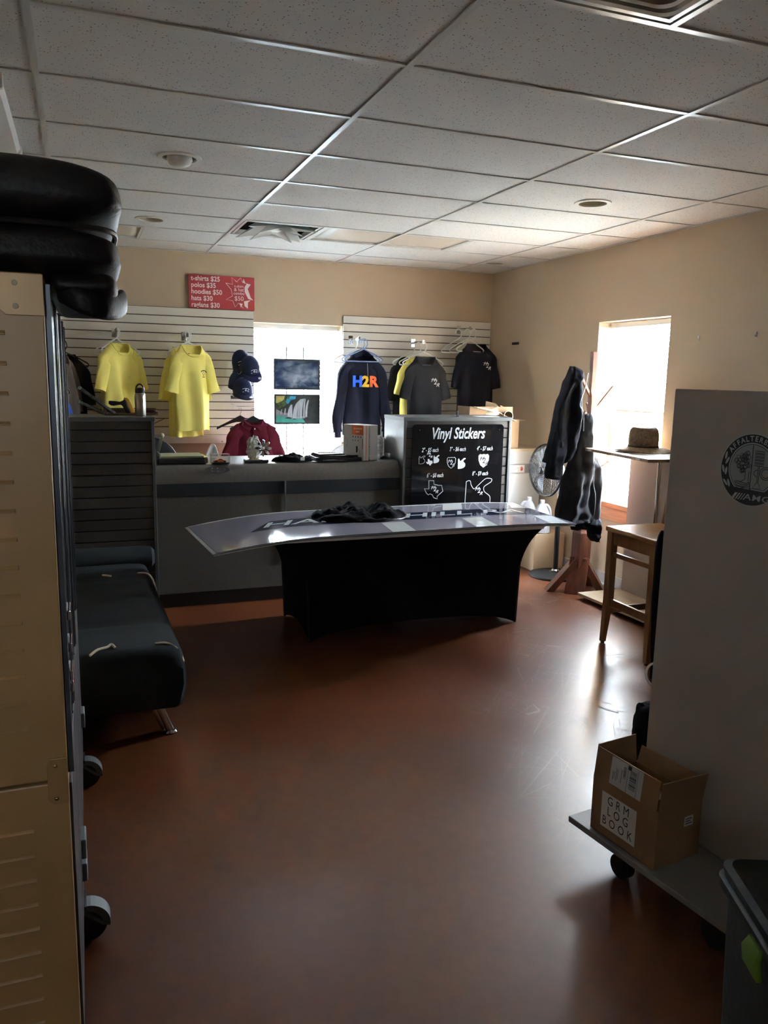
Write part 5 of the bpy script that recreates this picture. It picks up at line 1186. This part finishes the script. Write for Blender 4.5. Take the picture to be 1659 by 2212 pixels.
# sheets
def surf(u, v, lift=0, du=0, dv=0):
    # u 0..1 left->right, v 0..1 near->far
    x = (-.455+2.38*u)+(-.045*(1-u)+.03*u)*v+du; y = (1.525+.085*u)+(.875+.02*u)*v+dv
    z = .757-.055*max(0, (.26-u)/.26)**1.7-.02*max(0, (u-.78)/.22)**2-.012*v*max(0, (.3-u)/.3)
    return Vector((x, y, z+lift))
base_v = mat('banner_lavender', (.22, .215, .265), .06, var=(3, .04), spec=.6); sheet_w = mat('banner_white', (.58, .62, .62), .06, var=(3, .02), spec=.6)
navy_v = mat('banner_navy', (.016, .022, .048), .06, var=(3, .05), spec=.6)
labs = ['lowest curved banner sheet in the stack on the black table', 'middle curved banner sheet in the stack on the black table', 'top lavender, navy and white lettered banner sheet on the black table']
HT2 = HT
for i in range(3):
    t = thing('banner_sheet', labs[i], 'banner', (.9, 2.05, .74))
    lf = -.016+i*.0068
    du = (-.012, -.02, 0)[i]; dv = (-.004, .006, 0)[i]
    m = M(); nu, nv = 60, 10
    top = [[surf(a/nu, b/nv, lf+.004, du, dv) for a in range(nu+1)] for b in range(nv+1)]; bot = [[surf(a/nu, b/nv, lf, du, dv) for a in range(nu+1)] for b in range(nv+1)]
    m.grid(nu, nv, lambda u, v: surf(u, v, lf+.004, du, dv)); m.grid(nu, nv, lambda u, v: surf(u, 1-v, lf, du, dv))
    rim_t = [surf(a/nu, 0, lf+.004, du, dv) for a in range(nu+1)]+[surf(1, b/nv, lf+.004, du, dv) for b in range(1, nv+1)]+[surf(1-a/nu, 1, lf+.004, du, dv) for a in range(1, nu+1)]+[surf(0, 1-b/nv, lf+.004, du, dv) for b in range(1, nv)]
    rim_b = [p-Vector((0, 0, .004)) for p in rim_t]
    m.loft([rim_b, rim_t], False, False)
    obj('sheet', m, base_v if i == 2 else sheet_w, t, world=True, smooth=True, ang=30)
    if i == 2:
        lt = lf+.0048
        def band(fn, nu_, nv_, mm, nm): obj(nm, M().grid(nu_, nv_, fn), mm, t, world=True, smooth=True)
        for c in (.475, .715, .945):     # slanted stripes, near row leaning right to far row
            band(lambda u, v, c=c: surf(min(1, c-.032+.064*u+.05*(v*.34)), .0+.34*v, lt), 6, 6, sheet_w, 'white_stripe')
            band(lambda u, v, c=c: surf(min(1, c+.02-.032+.064*u+.05*v), .70+.30*v, lt), 6, 6, sheet_w, 'white_stripe')
        band(lambda u, v: surf(u, .965+.035*v, lt-.0001), 60, 1, sheet_w, 'white_edge')
        band(lambda u, v: surf(.115+.875*u+(.075*v)*(1-u), .40+.27*v, lt+.0004), 60, 4, navy_v, 'navy_band')
        q = textm('HARRIS HILL RA', .30, sx=1.0, shear=.35, off=.004, space=1.0)
        xsx = [v[0] for v in q.v]; mn, mxx = min(xsx), max(xsx)
        # spread lettering along the band
        mapm(q, lambda v: surf(.155+.775*(v.x-mn)/(mxx-mn), .545+v.y*.72, lt+.0012))
        obj('lettering', q, sheet_w, t, world=True)
# black mesh bundle on the sheets
t = crumple('mesh_bundle', 'black shiny crumpled mesh bundle lying on the banner sheets', 'bundle', (.585, 2.13, .752), .325, .24, .065, mat('black_nylon', (.004, .004, .005), .75, spec=.04, bump=(60, .25), var=(14, .3)), 9, n=80, m=22, amp=.6)
obj('rim_wire', M().tube([(.30*math.cos(a)*(1+.05*math.sin(3*a))+.02, -.015+.215*math.sin(a)*(1+.04*math.cos(2*a)), .012+.006*math.sin(3*a)) for a in [2*PI*j/60 for j in range(60)]], .006, 6, closed=True), blackp, t, smooth=True)

# ------------------------------------------------------------------ futon
t = thing('futon', 'black quilted futon with chrome leg and cream ties', 'sofa', (-1.2, 1.8, 0))
fx0_, fx1_, fy0, fy1 = -1.85, -.715, .79, 2.80
rings = []
for i in range(41):
    k = i/40; y = fy0+(fy1-fy0)*k
    e = min(k, 1-k)*(fy1-fy0); rd = 1-math.exp(-e/.022) if e < .2 else 1
    seam = 0
    for s0 in (.87, 1.12, 1.30, 2.2): seam += math.exp(-((y-s0)/.014)**2)
    zt = .425-.035*(1-rd)-.013*seam+.004*math.sin(y*9); zb = .135+.03*(1-rd)
    xr = fx1_-.02*(1-rd)-.035*k; row = []
    for (x, z) in ((fx0_, zb), (xr-.04, zb-.005), (xr-.015, zb+.008), (xr-.004, zb+.04), (xr+.010, zb+.10), (xr+.008, zb+.17), (xr-.002, zt-.045), (xr-.018, zt-.018), (xr-.05, zt-.004), (xr-.12, zt+.002), (xr-.45, zt+.0), (xr-.8, zt), (fx0_, zt)):
        row.append((x, y, z))
    rings.append(row)
rings = [[(x, rings[0][0][1]+.01, .28+(z-.28)*.9) if False else (x, y, z) for x, y, z in r] for r in rings]
obj('mattress', M().loft(rings), futon, t, world=True, smooth=True, ang=60)
obj('bolster', M().loft([[( x, 2.70+.10*math.cos(a)*s, .44+.075*math.sin(a)*s) for a in [2*PI*j/24 for j in range(24)]] for x, s in ((-1.85, 1), (-.78, 1), (-.715, .92), (-.695, .6))]), futon, t, world=True, smooth=True)
def leg(x, y, dx):
    o_ = obj('leg', M().cyl((x-dx, y, .145), (x, y-.01, .014), .019, .019).cyl((x-dx-.028, y+.03, .145), (x-.02, y+.02, .014), .019), chrome, t, world=True, smooth=True)
    obj('foot_pad', M().lathe([(.034, 0), (.036, .006), (.030, .014), (.02, .016)], 24, Matrix.Translation((x, y, 0))), chrome, o_, world=True, smooth=True)
leg(-.785, .875, .05); leg(-.80, 2.70, .03)
for pts in ([(-1.035, 2.29, .432), (-1.01, 2.25, .438), (-.985, 2.24, .434)], [(-.83, 2.285, .432), (-.775, 2.27, .430), (-.745, 2.20, .405), (-.735, 2.09, .36)],
            [(-1.125, .83, .430), (-1.09, .87, .440), (-1.05, .905, .436), (-1.03, .925, .440), (-1.015, .90, .430)], [(-.84, .90, .432), (-.79, .90, .430), (-.745, .87, .408), (-.72, .82, .36)]):
    obj('tie', M().tube(spline(pts, 6), .006, 7), rope, t, world=True, smooth=True)

# ------------------------------------------------------------------ tall tan case at left foreground
t = thing('tan_case', 'tall tan rolling storage case with riveted corner plates, dark glazed front', 'case', (-1.6, -.2, 0))
cx1 = -1.172; cy0, cy1 = -1.06, .62; cx0 = -1.95; zb, zs, zt = .13, .815, 1.858
obj('upper_shell', M().bx(cx0, cx1, cy0, cy1, zs+.003, zt), tan_m, t, world=True, bev=.004)
obj('lower_shell', M().bx(cx0, cx1, cy0, cy1, zb, zs-.003), tan_m, t, world=True, bev=.004)
rib = M()
z = 1.745; src = None; k = 0
while z > .17:
    if abs(z-zs) > .07:
        ln = (cx0+.05, cx1-.072)
        q = M().tube([(ln[0], cy0, z), (ln[1], cy0, z)], .006, 8, flat=.55)
        obj('rib', q, tan_m, t, world=True, smooth=True)
    z -= .0575
def plate(z0, z1, x0_, x1_=cx1, c=.012):
    pts = [(x0_+c, z0), (x1_, z0), (x1_, z1), (x0_+c*.6, z1), (x0_, z1-c), (x0_, z0+c)]
    return M().poly(pts, .004, Matrix.Translation((0, cy0-.004, 0)))
pl1 = obj('corner_plate', plate(1.778, 1.856, -1.252), tan_pl, t, world=True, bev=.001)
for z in (1.838, 1.795): obj('screw', M().lathe([(.0055, 0), (.0052, .0012), (.002, .0013)], 16, Matrix.Translation((-1.222, cy0-.004, z)) @ Matrix.Rotation(R(90), 4, 'X')), screwm, pl1, world=True, smooth=True)
pl2 = obj('joint_plate', plate(.764, .868, -1.213), tan_pl, t, world=True, bev=.001)
for z in (.852, .778): obj('rivet', M().ball((-1.1965, cy0-.005, z), .0048, .003, .0048, 12, 6), mat('brass_rivet', (.7, .6, .35), .25, metal=1, var=(9, .1)), pl2, world=True, smooth=True)
# front (side facing the aisle): dark glazed panels and rails
fm = mat('case_glass', (.045, .055, .068), .12, spec=.8, bump=(14, .3), var=(16, .6), stretch=(1, 4, .6)); rail = mat('case_rail', (.11, .12, .14), .25, metal=.6, var=(20, .2))
pan = [(-1.035, -.66), (-.64, -.20), (-.18, .20), (.22, .60)]
for (a, b) in pan:
    o_ = obj('glazed_door', M().bx(cx1, cx1+.006, a, b, zs+.02, 1.83), fm, t, world=True, bev=.001)
    obj('door_frame', M().bx(cx1, cx1+.012, a-.012, a, zs+.01, 1.84).bx(cx1, cx1+.010, b-.008, b+.004, zs+.01, 1.84), rail, o_, world=True, bev=.001)
    obj('lower_panel', M().bx(cx1, cx1+.006, a, b, .15, zs-.02), mat('case_lower', (.06, .05, .055), .4, var=(12, .4), stretch=(1, 3, .4)), t, world=True, bev=.001)
for z in (1.10, 1.02, .95, .92): obj('latch', M().bx(cx1+.006, cx1+.014, -.80, -.72, z-.012, z+.012), chrome, t, world=True, bev=.002)
for (y, z0, z1) in ((-.50, .30, .36), (-.50, .23, .285), (.40, .30, .36)): obj('hinge', M().bx(cx1, cx1+.020, y-.04, y+.04, z0, z1), mat('hinge_grey', (.16, .19, .20), .5, var=(9, .1)), t, world=True, bev=.004)
obj('underframe', M().bx(cx0+.05, cx1-.03, cy0+.05, cy1-.05, .10, zb), blackm, t, world=True)
for y in (-.47, .47):
    for x in (-1.160, -1.85):
        o_ = obj('caster_wheel', M().cyl((x, y-.018, .056), (x, y+.018, .056), .056, n=36), blackp, t, world=True, smooth=True)
        obj('caster_fork', M().loft([[(x+rr*math.cos(a), y+yy, .056+rr*math.sin(a)) for a in [R(d) for d in range(-10, 120, 10)]] for yy, rr in ((-.022, .044), (-.024, .064), (.024, .064), (.022, .044))], False, False), mat('hinge_grey', (.16, .19, .20), .5), o_, world=True, solid=.003)
        obj('caster_plate', M().bx(x-.05, x, y-.04, y+.04, .118, .13), rail, o_, world=True)
# black leather cushions on the case
def _skirt(t): obj('cushion_skirt', pillow((-1.098, -.69, 1.845), .068, .335, .035, .25, 3, e2=.4), leather, t, world=True, smooth=True, ang=80)
def pillow(c, sx, sy, sz, e=.45, seed=0, amp=.006, e2=.55):
    rings = []; n = 56; m_ = 26
    for i in range(m_+1):
        a = -PI/2+PI*i/m_; row = []
        for j in range(n):
            b = 2*PI*j/n; x = sup(math.cos(a), e2)*sup(math.cos(b), e); y = sup(math.cos(a), e2)*sup(math.sin(b), e); z = sup(math.sin(a), .8)*(1-.10*abs(sup(math.cos(b), .5))**6)
            w_ = 1+amp*3*noise.noise(Vector((x*2+seed, y*2, z*2)))
            row.append((c[0]+sx*x*w_, c[1]+sy*y*w_, c[2]+sz*z*w_))
        rings.append(row)
    return M().loft(rings)
t = thing('leather_seat', 'black leather cushioned seat stacked on top of the tan case', 'seat', (-1.5, -.75, zt))
obj('upper_cushion', pillow((-1.52, -.69, 2.025), .505, .35, .071, .20, 1, e2=.30), leather, t, world=True, smooth=True, ang=80)
obj('lower_cushion', pillow((-1.52, -.69, 1.908), .502, .35, .058, .20, 5, e2=.30), leather, t, world=True, smooth=True, ang=80)
_skirt(t)
obj('seam_piping', M().tube([(-1.52+.490*sup(math.cos(a), .22), -.69+.338*sup(math.sin(a), .22), 1.957) for a in [2*PI*j/80 for j in range(80)]], .006, 7, closed=True), leather, t, world=True, smooth=True)
rimp = [(-1.145, -1.00, 1.835), (-1.10, -1.02, 1.812), (-1.05, -.99, 1.805), (-1.02, -.88, 1.822), (-1.015, -.74, 1.84), (-1.02, -.58, 1.845), (-1.05, -.44, 1.845), (-1.12, -.38, 1.845), (-1.155, -.40, 1.845)]
rs = []
for p in spline(rimp, 8):
    rs.append(p)
rings = []
for i, p in enumerate(rs):
    d = (rs[min(i+1, len(rs)-1)]-rs[max(0, i-1)]).normalized(); sd = Vector((d.y, -d.x, 0)).normalized()
    rings.append([tuple(p+sd*(.010*math.cos(a))+Vector((0, 0, .026*sup(math.sin(a), .7)))) for a in [2*PI*q/14 for q in range(14)]])
obj('curved_rim', M().loft(rings), leather, t, world=True, smooth=True, ang=70)
obj('rim_underside', M().loft([[tuple(p+Vector((0, 0, zz))) for p in rs] for zz in (-.004, .004)], True, True), leather, t, world=True)

# ------------------------------------------------------------------ grey panel stand at right foreground
ang = R(8.3)
t = thing('panel_stand', 'tall plain grey panel on a wheeled grey base board at right', 'display panel', (.456, -.564, 0), ang)
obj('base_board', M().bx(0, .60, -.66, 0, .118, .14), mat('grey_board', (.25, .25, .245), .45, var=(5, .05)), t, bev=.003)
obj('panel', M().bx(.272, .300, -.70, -.085, .14, 1.655), grey_panel, t, bev=.002)
for (x, y) in ((.07, -.20), (.07, -.58), (.50, -.20), (.50, -.58)):
    o_ = obj('caster_wheel', M().cyl((x-.015, y, .042), (x+.015, y, .042), .042, n=28), blackp, t, smooth=True)
    obj('caster_fork', M().bx(x-.022, x-.017, y-.02, y+.02, .03, .105).bx(x+.017, x+.022, y-.02, y+.02, .03, .105).bx(x-.03, x+.03, y-.03, y+.03, .105, .118), blackm, o_, bev=.002)
# round emblem on panel: panel face looks to local -x. coordinates (a along -y [toward camera], z)
rootp = t
e = thing('round_emblem', 'round black and silver emblem sticker on the grey panel', 'sticker', (0, 0, 0), ang)
e.location = Vector((.456, -.564, 0))+Matrix.Rotation(ang, 3, 'Z') @ Vector((.2715, -.440, 1.418))
def E(m, lift): return mapm(m, lambda v: Vector((-lift, -v.x, v.y)))
def disc(r_, n=64): 
    q = M(); q.v = [(r_*math.cos(2*PI*j/n), r_*math.sin(2*PI*j/n), 0) for j in range(n)]; q.f = [tuple(range(n))]; return q
def S2(pts, r_, closed=False): return mapm(stroke2(pts, r_, closed=closed), lambda v: Vector((v.x, v.z, 0)))
RE = .112; e.location = Vector((.456, -.564, 0))+Matrix.Rotation(ang, 3, 'Z') @ Vector((.2715, -.400, 1.418))
sil = mat('emblem_silver', (.46, .50, .50), .35, var=(9, .05)); sil2 = mat('emblem_pale', (.30, .34, .33), .4, var=(4, .06)); blk = mat('emblem_black', (.012, .012, .016), .4, var=(9, .1))
obj('backing', E(join(disc(RE)), .0006), sil, e)
obj('black_ring', E(disc(RE*.965), .0010), blk, e)
cut = -.60*RE
hub = [(.72*RE*math.cos(R(d)), .72*RE*math.sin(R(d))) for d in range(-52, 233, 5)]
hubp = M(); hubp.v = [(x, y+.02*RE, 0) for x, y in hub]; hubp.f = [tuple(range(len(hub)))]
obj('inner_rim', E(hubp, .0014), sil, e)
h2 = M(); h2.v = [(x*.955, (y*.955)+.02*RE, 0) for x, y in hub]; h2.f = [tuple(range(len(hub)))]
obj('inner_dark_line', E(h2, .0017), blk, e)
h3 = M(); h3.v = [(x*.93, (y*.93)+.02*RE, 0) for x, y in hub]; h3.f = [tuple(range(len(hub)))]
obj('inner_field', E(h3, .0020), sil2, e)
obj('divider', E(join(S2([(0, .68*RE), (0, -.54*RE)], .012*RE)), .0026), blk, e)
word = 'AFFALTERBACH'; ms = []
for i, ch in enumerate(word):
    a = R(143-(106/(len(word)-1))*i); q = textm(ch, .20*RE, off=.0006, sx=.95)
    ms.append(mapm(q, lambda v, a=a: Vector((.845*RE*math.cos(a)+v.x*math.sin(a)+v.y*math.cos(a), .845*RE*math.sin(a)-v.x*math.cos(a)+v.y*math.sin(a), 0))))
obj('rim_lettering', E(join(*ms), .0016), sil, e)
q = textm('AMG', .23*RE, sx=1.55, off=.0003, space=1.08); mapm(q, lambda v: Vector((v.x+v.y*.15+.24*RE, v.y-.75*RE, 0)))
sl = []
for k, wd in enumerate((.085, .045, .035, .028, .02)):
    x = -.56*RE+k*.085*RE+(.04*RE if k else 0); z = M(); z.v = [(x, -.84*RE, 0), (x+wd*RE, -.84*RE, 0), (x+wd*RE+.12*RE, -.66*RE, 0), (x+.12*RE, -.66*RE, 0)]; z.f = [(0, 1, 2, 3)]; sl.append(z)
obj('lower_lettering', E(join(q, *sl), .0016), sil, e)
for sgn_ in (-1, 1):
    for (a0, sp) in ((158, 1), (166, -1), (183, 1), (187, -1), (208, 1), (212, -1)):
        a = R(a0 if sgn_ < 0 else 180-a0); rr_ = RE*(.845+.045*sp); tl_ = a+R(90)+R(13)*sp*(-sgn_); c = (rr_*math.cos(a), rr_*math.sin(a))
        q = M(); n = 14; q.v = [(.115*RE*math.cos(2*PI*j/n), .036*RE*sup(math.sin(2*PI*j/n), 1.3), 0) for j in range(n)]; q.f = [tuple(range(n))]
        obj('laurel_leaf', E(mapm(q, lambda v: Vector((c[0]+v.x*math.cos(tl_)-v.y*math.sin(tl_), c[1]+v.x*math.sin(tl_)+v.y*math.cos(tl_), 0))), .0016), sil, e)
tr = []
rn = random.Random(2)
for k in range(46):
    a = rn.random()*2*PI; r_ = math.sqrt(rn.random()); cx_, cz_ = -.25*RE+.24*RE*r_*math.cos(a), .22*RE+.27*RE*r_*math.sin(a)
    if cx_ > -.05*RE: continue
    q_ = (.045+.02*rn.random())*RE; tr.append(S2([(cx_+q_*math.cos(2*PI*j/10), cz_+q_*math.sin(2*PI*j/10)) for j in range(10)], .007*RE, True))
tr.append(S2([(-.17*RE, -.05*RE), (-.18*RE, -.28*RE), (-.30*RE, -.34*RE)], .010*RE)); tr.append(S2([(-.06*RE, -.05*RE), (-.07*RE, -.30*RE), (-.03*RE, -.36*RE)], .010*RE))
for k in range(4): tr.append(S2([(-.50*RE+.12*RE*q+.02*RE*k, (-.36-.05*k)*RE+.02*RE*math.sin(q*1.7+k)) for q in range(5)], .011*RE))
for k in range(5): 
    z_ = .50*RE-.085*RE*k; tr.append(S2([(.08*RE, z_-.025*RE), (.36*RE, z_-.025*RE), (.36*RE, z_+.025*RE), (.08*RE, z_+.025*RE)], .010*RE, True))
tr.append(S2([(.20*RE, .12*RE), (.20*RE, -.32*RE), (.08*RE, -.48*RE), (.34*RE, -.48*RE), (.24*RE, -.32*RE), (.24*RE, .12*RE)], .010*RE, True))
for r_ in (.12, .17): tr.append(S2([(.44*RE+r_*RE*math.cos(2*PI*j/24), -.05*RE+r_*RE*math.sin(2*PI*j/24)) for j in range(24)], .010*RE, True))
tr.append(S2([(.18*RE-.1*RE*math.sin(PI*j/8), .03*RE-.20*RE*j/8) for j in range(9)], .010*RE))
obj('line_drawing', E(join(*tr), .0026), blk, e)

# cardboard box with hand-lettered label ----------------------------
t = thing('cardboard_box', 'open cardboard box lettered GRM LOG BOOK on the wheeled base board', 'box', (.530, -.930, .1405), ang)
W_, D_, Hb, Fl = .205, .285, .200, .102
m = M().bx(0, W_, 0, D_, 0, .003).bx(0, .004, 0, D_, 0, Hb).bx(W_-.004, W_, 0, D_, 0, Hb).bx(.004, W_-.004, 0, .004, 0, Hb).bx(.004, W_-.004, D_-.004, D_, 0, Hb)
obj('walls', m, cardm, t)
obj('flap', M().add([(-.001, .008, Hb+.001), (-.001, D_-.004, Hb+.001), (.010, D_-.004, Hb+Fl), (.010, .008, Hb+Fl-.004)], [(0, 1, 2, 3)]), cardm, t, solid=.004)
obj('flap', M().add([(.002, 0, Hb), (W_-.002, 0, Hb), (W_, -.012, Hb+Fl-.01), (.006, -.004, Hb+Fl-.004)], [(0, 1, 2, 3)]), cardm, t, solid=.004)
obj('flap', M().add([(.006, D_, Hb), (W_-.002, D_, Hb), (W_-.004, D_+.01, Hb+Fl-.004), (.018, D_+.004, Hb+Fl)], [(0, 1, 2, 3)]), cardm, t, solid=.004)
obj('flap', M().add([(W_, .004, Hb), (W_, D_-.004, Hb), (W_+.018, D_-.004, Hb+Fl*.55), (W_+.018, .004, Hb+Fl*.55)], [(0, 1, 2, 3)]), cardm, t, solid=.004)
def onL(m, lift=.0012): return mapm(m, lambda v: Vector((-lift, D_-v.x, v.y)))      # left face, x runs far->near
obj('paper_label', onL(rect(.046, .200, .034, .160), .0008), paper, t)
for s, z, dx in (('G R M', .136, 0), ('L O G', .098, 0), ('B O O K', .059, 0)):
    obj('marker_lettering', onL(mapm(textm(s, .044, sx=.80, off=0, space=1.05), lambda v, z=z: v+Vector((.121, z, 0)))), ink, t)
def onF(m, lift=.004): return mapm(m, lambda v: Vector((-.001+.011*(v.y-Hb)/Fl-lift, D_-v.x, v.y)))
lb = mat('shipping_label', (.62, .61, .60), .6, var=(9, .03))
obj('shipping_label', onF(rect(.075, .212, Hb+.003, Hb+Fl-.004), .0035), lb, t)
bars = []; rn = random.Random(9)
z = Hb+.022
while z < Hb+.085:
    wd = rn.choice((.0012, .0018, .003)); bars.append(rect(.158, .186, z, z+wd)); z += wd+rn.choice((.0012, .002, .003))
z = Hb+.045
while z < Hb+.085:
    wd = rn.choice((.001, .0018)); bars.append(rect(.130, .141, z, z+wd)); z += wd+rn.choice((.001, .002))
for x in (.148, .190): bars.append(rect(x, x+.0012, Hb+.004, Hb+Fl-.006))
bars.append(rect(.147, .162, Hb+.082, Hb+.096))
for x in (.086, .092, .100, .106, .122): bars.append(rect(x, x+.0018, Hb+.02+.01*rn.random(), Hb+.05+.03*rn.random()))
obj('barcode_print', onF(join(*bars), .0042), ink, t)
obj('small_label', M().bx(.125, .165, -.0012, 0, .118, .152), lb, t); obj('small_label_print', M().bx(.130, .158, -.0016, -.0012, .142, .145).bx(.130, .152, -.0016, -.0012, .134, .137).bx(.130, .160, -.0016, -.0012, .126, .129), ink, t)
obj('packing_paper', M().add([(.05, .10, Hb-.03), (.11, .08, Hb-.02), (.12, .12, Hb+.03), (.07, .16, Hb+.02)], [(0, 1, 2, 3)]), paper, t, solid=.002)
obj('tape', M().bx(.09, .14, -.0008, 0, 0, .075), mat('clear_tape', (.36, .23, .12), .25, var=(9, .05)), t)

# dark bin lower right ----------------------------------------------
t = thing('storage_tote', 'dark lidded storage tote with a lime latch at lower right corner', 'tote', (.335, -1.362, 0), R(22-45+0))
t.rotation_euler = (0, 0, R(-23))
W2, D2, H2 = .42, .62, .472
def rrect(x0, x1, y0, y1, rc, z, n=5):
    pts = []
    for cx_, cy2, a0 in ((x1-rc, y1-rc, 0), (x0+rc, y1-rc, 90), (x0+rc, y0+rc, 180), (x1-rc, y0+rc, 270)):
        for q in range(n+1): a = R(a0+90*q/n); pts.append((cx_+rc*math.cos(a), cy2+rc*math.sin(a), z))
    return pts
obj('tub', M().loft([rrect(.035, W2-.02, -D2+.03, -.03, .03, 0), rrect(.018, W2-.005, -D2+.015, -.015, .035, H2)]), green_b, t, smooth=True, ang=50)
obj('rim', M().loft([rrect(.004, W2+.01, -D2, 0, .04, H2-.03), rrect(.0, W2+.014, -D2-.004, .004, .04, H2-.002), rrect(.008, W2+.006, -D2+.004, -.004, .04, H2+.004)], True, True), green_b, t, smooth=True, ang=50)
obj('lid', M().loft([rrect(.010, W2+.004, -D2+.006, -.006, .04, H2+.003), rrect(.006, W2+.008, -D2+.002, -.002, .04, H2+.028), rrect(.022, W2-.008, -D2+.018, -.018, .035, H2+.036), rrect(.045, W2-.03, -D2+.04, -.04, .03, H2+.018)]), green_b, t, smooth=True, ang=50)
obj('latch', M().loft([rrect(-.010, .006, -.29, -.21, .005, H2-.085), rrect(-.016, .002, -.288, -.212, .006, H2-.045), rrect(-.004, .006, -.28, -.22, .004, H2-.018)]), lime, t, smooth=True, ang=40)
